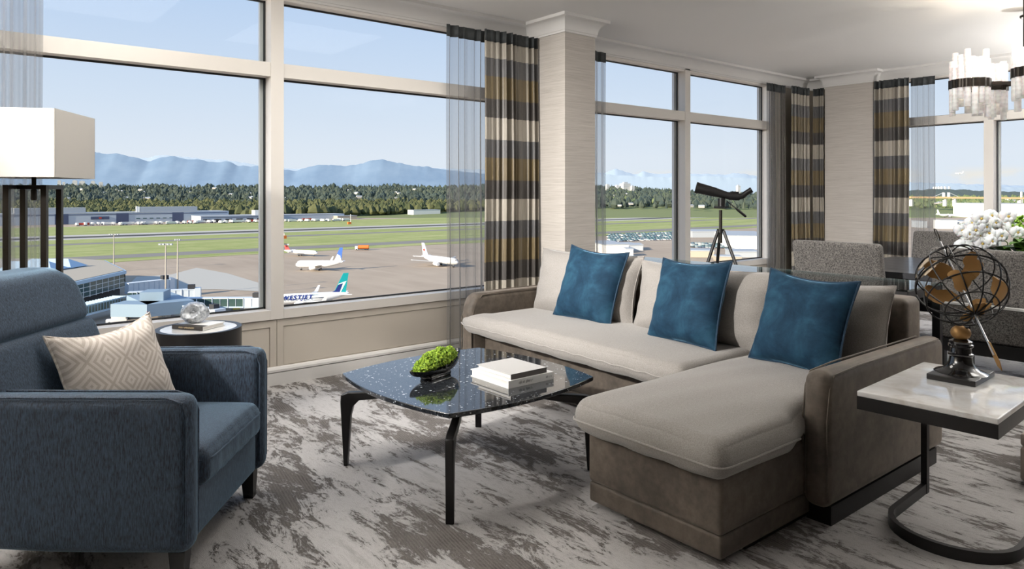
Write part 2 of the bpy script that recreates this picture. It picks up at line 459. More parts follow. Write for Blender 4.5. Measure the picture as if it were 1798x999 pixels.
# housings of the added fill panels, above the view
mat('diffuser', (.9,.9,.88), .6, Emission_Color=(1.0,.95,.88), Emission_Strength=1.2)
for i, (x, y) in enumerate(FILL_PANELS):
    t = thing('fill_panel', 'square ceiling panel added as unseen fill light', 'ceiling light', (x, y, CEIL), 0, 'added ceiling fill panels')
    mb = MB()
    for a in range(4):
        mb.M = Matrix.Rotation(a*PI/2, 4, 'Z'); mb.box(-.6, .6, .55, .6, -.014, 0)
    mb.build('frame', MT['trim_paint'], t, False)
    MB().box(-.55, .55, -.55, .55, -.008, -.002).build('diffuser', MT['diffuser'], t, False)

mat('torch_shade', (.7,.68,.64), .5); mat('torch_metal', (.05,.045,.04), .4, .6)  # housings of the added fill torchieres
for (x, y, w_), lab in zip(FILL_TORCH, ('unseen torchiere added for fill by the window beyond the armchair', 'unseen torchiere added for fill beyond the dining table', 'unseen torchiere added for fill beside the head of the dining table')):
    t = thing('fill_torchiere_stand', lab, 'lamp', (x, y, 0))
    MB().lathe([(.15, 0), (.15, .015), (.02, .03), (0, .03)], 28).build('base', MT['torch_metal'], t, ang=40)
    MB().lathe([(.014, .02), (.014, 1.70), (0, 1.70)], 14).build('pole', MT['torch_metal'], t, ang=40)
    MB().lathe([(.02, 1.69), (.09, 1.72), (.17, 1.775), (.20, 1.83), (.196, 1.83), (.165, 1.785), (.09, 1.735), (0, 1.72)], 32).build('bowl_shade', MT['torch_shade'], t, ang=60)

for (sp_, sa_, sw_), lab in zip(FILL_SPOTS, ('unseen cylinder spotlight added for fill at the window end', 'unseen cylinder spotlight added for fill further from the windows')):  # housing of the added fill spot, out of view
    t = thing('fill_spotlight', lab, 'spotlight', (sp_[0], sp_[1], CEIL))
    dv = (Vector(sa_)-Vector(sp_)).normalized(); o_ = Vector(sp_)-Vector(t.location)
    MB().tube([tuple(o_-dv*.17), tuple(o_-dv*.012)], .12, 24).build('cylinder', MT['torch_metal'], t)
    MB().tube([(o_.x-dv.x*.09, o_.y-dv.y*.09, o_.z-dv.z*.09), (o_.x-dv.x*.09, o_.y-dv.y*.09, 0)], .012, 10).build('stem', MT['torch_metal'], t)

# ------------------------------------------------------------------ curtains
mat('tape_shade', (.045,.05,.052), .7); mat('metal_dark', (.02,.019,.018), .35, .3)  # dark tape tone stands in for shade along the curtain heads
def curtain(name, label, cat, p0, p1, z0, z1, folds, amp, m, seed, group=None, flare=0.0):
    rnd = random.Random(seed); p0 = Vector(p0); p1 = Vector(p1); L = (p1-p0).length
    t = (p1-p0)/L; n = Vector((t.y, -t.x))
    ph = [rnd.uniform(0, 6.28) for _ in range(6)]
    def fn(u, v):
        uu = u + .018*math.sin(2*PI*3*u+ph[0])*(1-.4*v)
        a = amp*(.55 + .45*math.sin(2*PI*1.7*u+ph[1]))*(.55+.45*(1-v))
        w = a*math.sin(2*PI*folds*uu) + .3*a*math.sin(2*PI*folds*2.3*uu+ph[2]+1.2*v)
        s = (u-.5)*(1+flare*(1-v))*L + .5*L + .012*math.sin(5*v+ph[3])*(1-v)
        q = p0 + t*s + n*w
        return (q.x, q.y, z0+(z1-z0)*v)
    root = thing(name, label, cat, (p0.x, p0.y, 0), 0, group)
    mb = W(root); mb.grid(fn, int(folds*16), 24)
    o = mb.build('cloth', m, root, ang=180)
    if m is not MT['sheer']:
        sd = o.modifiers.new('thick', 'SOLIDIFY'); sd.thickness = .003
    tp = W(root)
    tp.grid(lambda u, v: fn(u, .965+.037*v) + Vector((0,0,0)) if False else [c + d for c, d in zip(fn(u, .965+.036*v), (n.x*.003, n.y*.003, 0))], int(folds*16), 2)
    to = tp.build('header_tape', MT['tape_shade'], root, ang=180)
    sd = to.modifiers.new('thick', 'SOLIDIFY'); sd.thickness = .002
    return root
CY = 4.655; CXR = 8.745
curtain('sheer_curtain', 'grey sheer curtain hanging behind the floor lamp', 'curtain', (-.25, CY), (.465, CY), .01, 2.655, 8, .028, MT['sheer'], 1)
curtain('sheer_curtain', 'grey sheer curtain beside the banded drape left of the pier', 'curtain', (3.14, CY+.02), (3.60, CY+.02), .01, 2.645, 6, .03, MT['sheer'], 2)
curtain('banded_drape', 'gold, cream and grey banded drape hanging against the pier behind the sofa arm', 'curtain', (3.47, CY-.04), (4.03, CY-.04), .01, 2.645, 9, .062, MT['drape'], 3)
curtain('sheer_curtain', 'narrow sheer curtain hanging just past the pier behind the sofa', 'curtain', (4.46, CY+.02), (4.965, CY+.02), .01, 2.645, 6, .03, MT['sheer'], 4)
curtain('sheer_curtain', 'dense grey sheer curtain between the scope window and the corner drape', 'curtain', (7.79, CY+.035), (8.215, CY+.035), .01, 2.645, 9, .035, MT['sheer'], 5)
curtain('banded_drape', 'gold, cream and grey banded drape in the corner next to a sheer', 'curtain', (8.25, CY-.03), (8.66, CY-.03), .01, 2.645, 7, .055, MT['drape'], 6)
curtain('banded_drape', 'banded drape on the dining wall between the room corner and the pale pier', 'curtain', (CXR, 4.60), (CXR, 4.47), .01, 2.645, 3, .045, MT['drape'], 7)
curtain('banded_drape', 'gold, cream and grey banded drape next to the pale pier by the dining table', 'curtain', (CXR-.035, 3.83), (CXR-.035, 3.44), .01, 2.645, 7, .058, MT['drape'], 8)
curtain('sheer_curtain', 'sheer curtain hanging at the dining window beside the banded drape', 'curtain', (CXR+.06, 3.455), (CXR+.06, 3.20), .01, 2.645, 4, .03, MT['sheer'], 9)
# ------------------------------------------------------------------ furniture materials
fabric('sofa_velvet', (.072,.056,.042), (.112,.089,.068), 26, sheen=.45, bump=.12, rough=.7, big=.45, stint=(.8,.7,.6))
fabric('sofa_weave', (.215,.198,.180), (.30,.280,.260), 220, sheen=.25, bump=.35)
m = mat('blue_velvet', (.01,.06,.13), .8, Specular_IOR_Level=.15, Sheen_Weight=.55, Sheen_Roughness=.3, Sheen_Tint=(.3,.6,.85)); k = N(m)
f = k.noise(k.coord((1,1,1)), 5.5, 6, .62, .4); f2 = k.noise(k.coord(), 60, 3, .6)
k.col(k.mix(.25, k.ramp(f, [(.34, (.005,.019,.040)), (.50, (.011,.039,.071)), (.66, (.021,.070,.112))]), k.mix(f2, (.2,.2,.2), (.8,.8,.8)), 'OVERLAY')); k.bump(f, .25, .03)
fabric('piping_velvet', (.007,.028,.055), (.009,.034,.066), 60, sheen=.2)
fabric('armchair_chenille', (.006,.010,.020), (.044,.072,.114), 60, (4,4,.7), sheen=.45, bump=.3, rough=.75, stint=(.45,.75,1))
fabric('tweed', (.022,.020,.019), (.20,.185,.17), 120, sheen=.15, bump=.6)
mat('black_metal', (.014,.013,.013), .38, .4); mat('black_wood', (.010,.0095,.010), .35); mat('black_lacquer', (.006,.006,.007), .12, Coat_Weight=.6)
mat('bronze_black', (.030,.025,.020), .35, .7)
mat('white_card', (.80,.79,.77), .6); mat('paper', (.74,.71,.66), .8); mat('grey_cover', (.46,.45,.44), .55); mat('dark_cover', (.035,.030,.026), .5)
mat('ink', (.30,.29,.28), .6); mat('gold_ink', (.45,.36,.2), .5); mat('taupe_cloth', (.10,.088,.080), .7)
mat('gold', (.34,.19,.065), .5, .6); mat('gold_lit', (.72,.58,.42), .5, .2); mat('steel', (.5,.5,.5), .3, .9)
mat('lamp_shade', (.50,.475,.44), .85)
m = mat('tweed_seam', (.03,.028,.027), .9)
# terrazzo-like black stone
m = mat('black_stone', (.012,.013,.015), .06, Coat_Weight=.5, Coat_Roughness=.02); k = N(m)
vo = k.n('TexVoronoi'); vo.inputs['Scale'].default_value = 42; k.l(k.coord(), vo.inputs['Vector'])
vo2 = k.n('TexVoronoi'); vo2.inputs['Scale'].default_value = 95; k.l(k.coord(), vo2.inputs['Vector'])
sepc = k.n('SeparateColor'); k.l(vo.outputs['Color'], sepc.inputs[0]); sepd = k.n('SeparateColor'); k.l(vo2.outputs['Color'], sepd.inputs[0])
m1 = k.math('MULTIPLY', k.math('GREATER_THAN', sepc.outputs[0], .90), k.math('LESS_THAN', vo.outputs['Distance'], .24))
m2 = k.math('MULTIPLY', k.math('GREATER_THAN', sepd.outputs[1], .86), k.math('LESS_THAN', vo2.outputs['Distance'], .27))
k.col(k.mix(k.math('MAXIMUM', m1, m2), k.mix(sepd.outputs[2], (.010,.011,.013), (.030,.034,.040)), (.50,.53,.56)))
# marble and onyx
m = mat('onyx', (.75,.72,.68), .08, Coat_Weight=.4); k = N(m)
f = k.noise(k.coord((3,3,3)), 2.2, 8, .65, 1.2)
k.col(k.ramp(f, [(.3, (.64,.60,.55)), (.45, (.78,.76,.73)), (.58, (.86,.855,.84)), (.7, (.72,.69,.65))]))
m = mat('patterned_linen', (.5,.44,.38), .85, Sheen_Weight=.2); k = N(m)          # nested diamond weave
tc = k.n('TexCoord'); sp = k.n('SeparateXYZ'); k.l(tc.outputs['Object'], sp.inputs[0])
ux = k.math('MULTIPLY', sp.outputs['X'], 7.5); uz = k.math('MULTIPLY', sp.outputs['Z'], 6.0)
da = k.math('ABSOLUTE', k.math('SUBTRACT', k.math('FRACT', ux), .5)); db = k.math('ABSOLUTE', k.math('SUBTRACT', k.math('FRACT', uz), .5))
dd = k.math('ADD', da, db)
sw = k.math('ABSOLUTE', k.math('SUBTRACT', k.math('FRACT', k.math('MULTIPLY', dd, 6.0)), .5))
lf = k.ramp(sw, [(.20, 0), (.30, 1)])
wv = k.noise(k.coord(), 200, 3, .6)
k.col(k.mix(k.math('MULTIPLY', lf, .62), (.58,.53,.48), k.mix(wv, (.30,.245,.195), (.36,.30,.25)))); k.bump(wv, .3, .003)

def pillow(mb, w, h, t, seed=0, sag=.0, n=26):
    ph = [random.Random(seed).uniform(0, 6.28) for _ in range(6)]
    for sg in (-1, 1):
        def fn(a, b):
            u, v = 2*a-1, 2*b-1
            u = math.sin(u*PI/2)*.35 + u*.65; v = math.sin(v*PI/2)*.35 + v*.65
            x = w/2*u*(1 - .085*(1-v*v)*u*u); z = h/2*v*(1 - .085*(1-u*u)*v*v)
            k = max((1-abs(u)**3.2)*(1-abs(v)**3.2), 0)**.62
            y = sg*t/2*k
            e = (abs(u)*abs(v))**1.5
            y += .010*math.sin(9*u+3*v+ph[0])*e*(1-abs(u)**6) + .007*math.sin(13*v-5*u+ph[1])*k*(1-k)*2
            if sag: z -= sag*(1-u*u)*max(v, 0)**2
            return (x, y, z)
        q = MB(mb.M); q.grid(fn, n, n)
        if sg < 0: q.f = [f[::-1] for f in q.f]
        b0 = len(mb.v); mb.v += q.v; mb.f += [tuple(i+b0 for i in f) for f in q.f]
    mb.weld = True
    return mb
def pillow_rim(w, h, n=40, sag=0.0):
    pts = []
    def P(u, v):
        z = h/2*v*(1 - .085*(1-u*u)*v*v)
        if sag: z -= sag*(1-u*u)*max(v, 0)**2
        return (w/2*u*(1 - .085*(1-v*v)*u*u), 0, z)
    for k in range(n): pts.append(P(-1+2*k/n, -1))
    for k in range(n): pts.append(P(1, -1+2*k/n))
    for k in range(n): pts.append(P(1-2*k/n, 1))
    for k in range(n): pts.append(P(-1, 1-2*k/n))
    return pts
def seam_rect(mb, x0, x1, y0, y1, z, rad, r=.004, fn=None):
    pts = []
    for cx, cy, a0 in ((x1-rad, y1-rad, 0), (x0+rad, y1-rad, 90), (x0+rad, y0+rad, 180), (x1-rad, y0+rad, 270)):
        for k in range(5):
            a = R(a0+90*k/4); pts.append((cx+rad*math.cos(a), cy+rad*math.sin(a), z))
    dense = []
    for i, p in enumerate(pts):
        q = pts[(i+1) % len(pts)]
        m = max(1, int((Vector(q)-Vector(p)).length/.06))
        for k in range(m): dense.append(tuple(Vector(p).lerp(Vector(q), k/m)))
    if fn: dense = [fn(list(p)) for p in dense]
    return mb.tube(dense, r, 6, True)

# ------------------------------------------------------------------ sectional sofa
so = thing('sectional_sofa', 'taupe velvet and grey weave sectional sofa with a chaise', 'sofa', (3.3, 2.7, 0))
mb = W(so); mb.box(2.30, 3.70, 1.47, 2.05, 0, .05); mb.box(3.10, 3.70, 2.05, 4.04, 0, .05); mb.box(2.72, 3.76, 1.36, 1.46, 0, .075); mb.box(2.94, 3.76, 3.99, 4.09, 0, .075)
mb.build('plinth', MT['black_metal'], so, False)
W(so).rbox(2.115, 3.62, 1.447, 2.093, .105, .325, .018, 4).build('chaise_base', MT['sofa_velvet'], so)
W(so).rbox(2.118, 3.62, 1.45, 2.09, .022, .105, .012, 4).build('chaise_skirt', MT['sofa_velvet'], so)
W(so).rbox(3.0, 3.68, 2.09, 3.99, .105, .345, .02, 5).build('seat_base', MT['sofa_velvet'], so)
W(so).rbox(3.003, 3.68, 2.09, 3.99, .022, .105, .012, 5).build('seat_skirt', MT['sofa_velvet'], so)
def seatwave(q):
    q[2] += .004*math.sin(q[1]*40 + 2*math.sin(q[0]*5))*max(0, min(1, (3.05-q[0])*6)); return q
def tfront(q):                                     # the front of the cushion laps round the arm
    if q[0] < 2.98 and q[1] > 3.9: q[1] += .14*(min(1, (q[1]-3.9)/.07))
    q[0] -= .06*max(0, min(1, (3.9-q[1])/1.7))*max(0, min(1, (3.3-q[0])/.4))
    return seatwave(q)
sc = W(so).rbox(2.84, 3.60, 2.12, 3.965, .335, .465, .06, 16, .02, tfront).build('seat_cushion', MT['sofa_weave'], so)
seam_rect(W(so), 2.84, 3.60, 2.12, 3.965, .395, .05, .0045, tfront).build('piping', MT['sofa_weave'], sc)
def chw(q):
    q[2] += .003*math.sin(q[1]*30+q[0]*7); return q
cc = W(so).rbox(2.035, 3.60, 1.39, 2.125, .315, .455, .065, 14, .03, lambda q: chw([q[0], q[1] + (.06*max(0, min(1, (q[0]-2.55)/.1)) if q[1] < 1.6 else 0)*max(0, min(1, (1.6-q[1])/.1)), q[2]])).build('chaise_cushion', MT['sofa_weave'], so)
W(so).tube([(3.2, 2.127, .375), (2.10, 2.127, .375)] + [(2.085-.05*math.sin(a), 2.075+.05*math.cos(a), .375) for a in [R(90*k/5) for k in range(6)]] + [(2.034, 1.75, .375)] + [(2.085-.05*math.cos(a), 1.44-.05*math.sin(a), .375) for a in [R(90*k/5) for k in range(6)]] + [(2.3, 1.388, .375), (2.54, 1.388, .375)], .0045, 6).build('piping', MT['sofa_weave'], cc)
def slab(y0, y1, x0, rad_front, nm):
    a = W(so)
    def rad(q):                                    # larger rounding of the upper front corner
        return q
    a.rbox(x0, 3.82, y0, y1, .075, .605, .042, 8, 0, lambda q: [q[0] + (rad_front*max(0, (q[2]-.44)/.165)**3 if q[0] < x0+.2 else 0)*max(0, 1-(q[0]-x0)/.2), q[1], q[2]])
    o = a.build(nm, MT['sofa_velvet'], so)
    for yy in (y0+.004, y1-.004):
        W(so).tube([(x0+.012, yy, .11), (x0+.006, yy, .42), (x0+.02+rad_front*.4, yy, .54), (x0+.05+rad_front*.8, yy, .592), (x0+.25, yy, .601), (3.75, yy, .601)], .004, 6).build('piping', MT['sofa_velvet'], o)
slab(1.345, 1.452, 2.66, .02, 'arm'); slab(3.98, 4.10, 2.875, .07, 'arm')
W(so).rbox(3.64, 3.83, 1.452, 3.98, .08, .79, .035, 8).build('back', MT['sofa_velvet'], so)
for i, (ya, yb, top) in enumerate(((3.0, 3.955, .885), (2.03, 3.0, .862), (1.46, 2.03, .85))):
    h_ = top-.425; w_ = yb-ya+.02
    M = Matrix.Translation((3.47, (ya+yb)/2, .425+h_/2)) @ Matrix.Rotation(R(90), 4, 'Z') @ Matrix.Rotation(R(14), 4, 'X')
    M = Matrix.Translation((3.48, (ya+yb)/2, .43+h_/2)) @ Matrix.Rotation(R(-90), 4, 'Z') @ Matrix.Rotation(R(-13), 4, 'X')
    q = W(so); q.M = q.M @ M
    bc = pillow(q, w_, h_+.03, .27, 11+i, n=30).build('back_cushion', MT['sofa_weave'], so)
    q = W(so); q.M = q.M @ M
    q.tube(pillow_rim(w_, h_+.03), .004, 6, True).build('piping', MT['sofa_weave'], bc)

# ------------------------------------------------------------------ blue velvet throw pillows
for lab, yc, xb, sz, rz, seed in (('blue velvet throw pillow leaning in the sofa corner nearest the pier', 3.30, 3.275, .50, 4, 3),
                            ('blue velvet throw pillow in the middle of the sofa between two others', 2.47, 3.20, .49, -4, 5),
                            ('blue velvet throw pillow resting on the chaise end of the sofa', 1.77, 3.16, .47, -3, 8)):
    p = thing('throw_pillow', lab, 'pillow', (xb, yc, .462), R(-90+rz), 'blue velvet throw pillows on the sofa')
    M = Matrix.Translation((0, .085, sz/2*math.cos(R(19))+.002)) @ Matrix.Rotation(R(-19), 4, 'X') @ Matrix.Rotation(R(3 if seed != 5 else -2), 4, 'Y')
    o = pillow(MB(M), sz, sz, .17, seed, .012).build('cover', MT['blue_velvet'], p)
    MB(M).tube(pillow_rim(sz, sz, 30, .012), .006, 6, True).build('piping', MT['piping_velvet'], p)

# ------------------------------------------------------------------ armchair
ac = thing('armchair', 'navy chenille armchair with flared arms and dark wooden legs', 'armchair', (.893, 2.773, 0), R(52))
m = MT['armchair_chenille']
def flare(s):
    def fn(q):
        q[0] += s*.02*max(0, 1-q[1]/.7)
        if q[2] > .5: q[2] -= .012*max(0, (q[1]-.1)/.6)*0
        if q[2] < .2: q[2] += .015*max(0, (q[1]-.45)/.3)
        return q
    return fn
for s in (-1, 1):
    x0, x1 = (-.385, -.285) if s < 0 else (.285, .385)
    ar = MB().rbox(x0, x1, 0.0, .78, .115, .637, .045, 8, 0, flare(s)).build('arm', m, ac)
    xe = x0 if s < 0 else x1
    for xx in (x0+.008, x1-.008):
        MB().tube([(xx+s*.02, .012, .16), (xx+s*.02, .010, .57), (xx+s*.02, .025, .615), (xx+s*.018, .08, .632), (xx, .70, .632)], .0045, 6).build('piping', m, ar)
MB().rbox(-.30, .30, .02, .72, .125, .30, .02, 5).build('base', m, ac)
def creased(q):
    q[1] += .004*math.sin(q[0]*75)*max(0, min(1, (.08-q[1])/.06)); return q
se = MB().rbox(-.283, .283, -.012, .60, .29, .425, .045, 14, .022, creased).build('seat_cushion', m, ac)
seam_rect(MB(), -.283, .283, -.012, .60, .385, .05, .004).build('piping', m, se)
def backfn(q):                                     # leaning, softly rolled back
    t = (q[2]-.3)/.7
    q[1] += .20*t + .05*t*t
    q[0] *= 1 - .04*t
    return q
MB().rbox(-.345, .345, .555, .735, .30, .780, .03, 12, 0, backfn).build('lower_backrest', m, ac)
MB().rbox(-.345, .345, .555, .735, .772, 1.0, .05, 12, 0, lambda q: backfn([q[0], q[1], q[2] - .09*max(0, (abs(q[0])-.22)/.125)**2.2*max(0, (q[2]-.80)/.2)])).build('upper_backrest', m, ac)
MB().rbox(-.38, .38, .72, .80, .12, .62, .035, 6, 0, lambda q: [q[0], q[1]+.08*max(0, (q[2]-.12)/.5), q[2]]).build('outer_back', m, ac)
for sx in (-1, 1):
    for y, dy in ((.035, 0), (.70, .05)):
        MB().add([(sx*.33-.028, y-.0, .12), (sx*.33+.028, y, .12), (sx*.33+.028, y+.056, .12), (sx*.33-.028, y+.056, .12),
                  (sx*.335-.02, y+dy+.006, 0), (sx*.335+.02, y+dy+.006, 0), (sx*.335+.02, y+dy+.046, 0), (sx*.335-.02, y+dy+.046, 0)],
                 [(0,1,2,3),(7,6,5,4),(0,4,5,1),(1,5,6,2),(2,6,7,3),(3,7,4,0)]).build('leg', MT['black_wood'], ac, False)
cp = thing('patterned_pillow', 'cream pillow with brown nested diamonds on the armchair', 'pillow', (0,0,0))
cp.location = (.575, 3.045, .425); cp.rotation_euler = (0, 0, R(17))
M = Matrix.Translation((0, .085, .178)) @ Matrix.Rotation(R(-26), 4, 'X') @ Matrix.Rotation(R(-5), 4, 'Y')
pillow(MB(M), .41, .41, .20, 21, .03).build('cover', MT['patterned_linen'], cp)
MB(M).tube(pillow_rim(.41, .41, 30, .03), .005, 6, True).build('piping', MT['patterned_linen'], cp)

# ------------------------------------------------------------------ coffee table
TZ = .44
ct = thing('coffee_table', 'square coffee table of black flecked stone on angular black legs', 'table', (1.965, 2.752, 0), R(3))
poly = []
hs = .425; sag = .062
for i in range(4):
    a = R(90*i)
    for k in range(14):
        u = -1+2*k/14; x, y = hs*u, -(hs + sag*(1-u*u))
        poly.append((x*math.cos(a)-y*math.sin(a), x*math.sin(a)+y*math.cos(a)))
top = MB().prism(poly, TZ-.020, TZ).build('table_top', MT['black_stone'], ct, ang=30)
bv = top.modifiers.new('bevel', 'BEVEL'); bv.width = .003; bv.segments = 2; bv.limit_method = 'ANGLE'
under = MB(); under.bar((-.2, -.2, .395), (.2, .2, .395), .05, .03); under.bar((-.2, .2, .395), (.2, -.2, .395), .05, .03); under.build('under_frame', MT['black_metal'], ct, False)
leg = [(.20, .42), (.30, .42), (.36, .375), (.44, .357), (.570, .352), (.604, .338), (.606, .30), (.590, 0), (.572, 0), (.556, .24), (.545, .285), (.515, .315), (.44, .322), (.35, .335), (.27, .378), (.20, .39)]
for i in range(4):
    q = MB(Matrix.Rotation(R(45+90*i), 4, 'Z')); q.prism_y(leg, -.017, .017)
    lo = q.build('leg', MT['black_metal'], ct, ang=30)
    bv = lo.modifiers.new('bevel', 'BEVEL'); bv.width = .004; bv.segments = 2; bv.limit_method = 'ANGLE'
def book(name, label, x0, x1, y0, y1, z0, z1, cover, pages, rz=0, spine='y0', text=None, wrap=0, dark=False):
    t = thing(name, label, 'book', ((x0+x1)/2, (y0+y1)/2, z0), rz)
    a, b = (x1-x0)/2, (y1-y0)/2; h_ = z1-z0; c = .004
    mb = MB(); mb.box(-a, a, -b, b, 0, c); mb.box(-a, a, -b, b, h_-c, h_)
    if spine == 'y0': mb.box(-a, a, -b, -b+c, c, h_-c); pg = (-a+.005, a-.005, -b+c, b-.006)
    else: mb.box(-a, -a+c, -b, b, c, h_-c); pg = (-a+c, a-.006, -b+.005, b-.005)
    mb.build('cover', cover, t, False)
    MB().box(*pg, c, h_-c).build('pages', pages, t, False)
    for px0, px1, hz_, inkm in (text or ()):          # small print on the spine, too fine to read
        q = MB(); rb = random.Random(int(px0*1e4)); x = px0
        while x < px1:
            w_ = rb.uniform(.0015, .004); zz = h_/2 + rb.uniform(-.2, .2)*hz_; hh = hz_*rb.uniform(.35, .6)
            if rb.random() > .15:
                if spine == 'y0': q.box(x, x+w_, -b-.0004, -b, zz-hh, zz+hh)
                else: q.box(-a-.0014, -a, -x-w_, -x, zz-hh, zz+hh)
            x += w_ + rb.uniform(.0008, .002)
        q.build('lettering', inkm, t, False)
    if wrap:                                          # dark binding cloth round the spine
        q = MB(); q.box(-a-.0008, -a, -b, b, 0, h_); q.box(-a, -a+wrap, -b, b, h_, h_+.0008); q.box(-a, -a+wrap, -b, b, -.0004, 0); q.build('spine_cloth', MT['dark_cover'], t, False)
    if dark: MB().box(-a, a, -b-.0008, -b, 0, h_).build('spine_cloth', MT['taupe_cloth'], t, False)
    return t
book('large_book', 'thick white book lying under a grey book on the coffee table', 1.965, 2.235, 2.435, 2.720, TZ, TZ+.034, MT['white_card'], MT['paper'], 0, 'y0', [(-.075, .005, .010, MT['ink']), (.088, .125, .008, MT['ink'])])
book('large_book', 'grey cloth book lying on top of a thick white book', 1.985, 2.20, 2.445, 2.695, TZ+.034, TZ+.058, MT['grey_cover'], MT['paper'], R(.5), 'y0', dark=True)
# moss bowl
bo = thing('moss_bowl', 'black boat shaped bowl filled with green moss', 'bowl', (1.835, 2.82, TZ), R(17))
def bowlfn(inner):
    def fn(u, v):
        a = 2*PI*u; s = v
        sc = .30 + .70*math.sin(s*PI/2); L, B = .175*sc, .075*sc
        if inner: L -= .006*sc; B -= .006*sc
        x, y = L*math.cos(a)*(abs(math.cos(a))**.15), B*math.sin(a)*(1-.25*abs(math.cos(a)))
        z = .018 + .035*s*s + .028*s*s*(x/.175)**2 + .022*s*s*(x/.175) + (.006 if inner and s < .99 else 0)
        return (x, y, z)
    return fn
b_ = MB(); b_.grid(bowlfn(False), 40, 8, True); q = MB(); q.grid(bowlfn(True), 40, 8, True); q.f = [f[::-1] for f in q.f]
o0 = len(b_.v); b_.v += q.v; b_.f += [tuple(i+o0 for i in f) for f in q.f]
n = 40; top_o = 8*n; b_.f += [(top_o+k, top_o+(k+1) % n, o0+top_o+(k+1) % n, o0+top_o+k) for k in range(n)]
b_.f += [tuple(range(n))[::-1]]
b_.build('bowl', MT['black_lacquer'], bo, ang=60)
MB().rbox(-.075, .075, -.035, .035, 0, .02, .006, 2).build('foot', MT['black_lacquer'], bo)
mm = leafmat('moss', (.10,.20,.012), (.30,.42,.03), 1)
ms = MB(); rn = random.Random(5)
mound = lambda x, y: .050 + .062*max(0, 1-(x/.145)**2-(y/.062)**2)**.5 + .02*x/.15
ms.grid(lambda u, v: (.14*math.cos(2*PI*u)*v, .058*math.sin(2*PI*u)*v, mound(.14*math.cos(2*PI*u)*v, .058*math.sin(2*PI*u)*v)-.006), 24, 6, True)
for i in range(1500):
    a = rn.uniform(0, 2*PI); r_ = math.sqrt(rn.random()); x, y = .143*r_*math.cos(a), .060*r_*math.sin(a)
    z = mound(x, y) + rn.uniform(-.004, .010) + .006*math.sin(x*70)*math.cos(y*80); s_ = rn.uniform(.0035, .008)
    d = [(rn.uniform(-1,1), rn.uniform(-1,1), rn.uniform(-1,1)) for _ in range(6)]
    ax = [Vector((1,0,0)), Vector((-1,0,0)), Vector((0,1,0)), Vector((0,-1,0)), Vector((0,0,1.3)), Vector((0,0,-1))]
    vs = [tuple(Vector((x,y,z)) + (ax[k]+Vector(d[k])*.5)*s_) for k in range(6)]
    ms.add(vs, [(0,2,4),(2,1,4),(1,3,4),(3,0,4),(2,0,5),(1,2,5),(3,1,5),(0,3,5)])
ms.build('moss', mm, bo, False, kind='stuff')

# ------------------------------------------------------------------ drum table with book and crystal
dt = thing('drum_table', 'round black drum side table with white marble top', 'table', (1.186, 4.32, 0))
MB().lathe([(.225, 0), (.228, .02), (.232, .50), (.232, .530), (.205, .530), (.205, .50), (0, .50)], 64).build('drum', MT['black_wood'], dt, ang=30)
MB().lathe([(0, .50), (.204, .50), (.204, .528), (0, .528)], 64).build('marble_top', MT['onyx'], dt, ang=30)
book('small_book', 'white book with a dark spine lying on the drum table', 1.099, 1.279, 4.227, 4.443, .530, .552, MT['white_card'], MT['paper'], R(33), 'x0', [(-.06, .045, .008, MT['gold_ink'])], wrap=.04)
cr_ = thing('crystal_geode', 'round silvery crystal sculpture on a book on the drum table', 'sculpture', (1.175, 4.36, .553))
m = mat('crystal', (.62,.65,.68), .16, .35, Coat_Weight=.5); k = N(m)
f = k.noise(k.coord(), 38, 6, .7); k.col(k.ramp(f, [(.35, (.16,.17,.185)), (.5, (.50,.53,.56)), (.65, (.85,.87,.9))])); k.bump(f, .5, .01)
def geo(u, v):
    a, b = 2*PI*u, PI*(v-.5); r_ = .068*(1 + .10*mnoise.noise(Vector((math.cos(a)*math.cos(b), math.sin(a)*math.cos(b), math.sin(b)))*2.6))
    d = Vector((math.cos(a)*math.cos(b), math.sin(a)*math.cos(b), math.sin(b)))
    hole = d.dot(Vector((-.55, -.78, .25)).normalized())
    if hole > .78: r_ *= 1 - min(.62, (hole-.78)*4.2)
    return (d.x*r_*1.12, d.y*r_*.85, d.z*r_*.92+.058)
MB().grid(geo, 48, 32, True).build('stone', m, cr_, ang=24)

# ------------------------------------------------------------------ floor lamp
fl_ = thing('floor_lamp', 'floor lamp with rectangular cream shade on a black open frame', 'lamp', (.380, 4.195, 0), TH - R(90) + R(10.5))
hw, hd, zb, zt = .19, .235, 1.38, 1.70
sh = MB()
for a, b, c_, d_ in ((-hw, hw, -hd, -hd+.004), (-hw, hw, hd-.004, hd), (-hw, -hw+.004, -hd, hd), (hw-.004, hw, -hd, hd)): sh.box(a, b, c_, d_, zb, zt)
sh.build('lamp_shade', MT['lamp_shade'], fl_, False)
MB().box(-hw+.01, hw-.01, -hd+.01, hd-.01, zt-.012, zt-.009).build('shade_diffuser', MT['lamp_shade'], fl_, False)
fx, fy = .082, .082
for sx in (-1, 1):
    for sy in (-1, 1): MB().box(sx*fx-.0125, sx*fx+.0125, sy*fy-.0125, sy*fy+.0125, .03, 1.345).build('frame_post', MT['bronze_black'], fl_, False)
tf = MB()
for sx in (-1, 1): tf.box(sx*fx-.0125, sx*fx+.0125, -fy, fy, 1.325, 1.345)
tf.box(-fx, fx, -.0125, .0125, 1.325, 1.345); tf.build('top_bar', MT['bronze_black'], fl_, False)
MB().box(-.14, .14, -.14, .14, 0, .03).build('base', MT['bronze_black'], fl_, False)
MB().lathe([(.010, 1.27), (.014, 1.275), (.014, 1.32), (.010, 1.325), (.010, 1.40), (.006, 1.41), (.006, 1.70), (.018, 1.702), (.018, 1.715), (0, 1.717)], 16).build('stem', MT['bronze_black'], fl_)

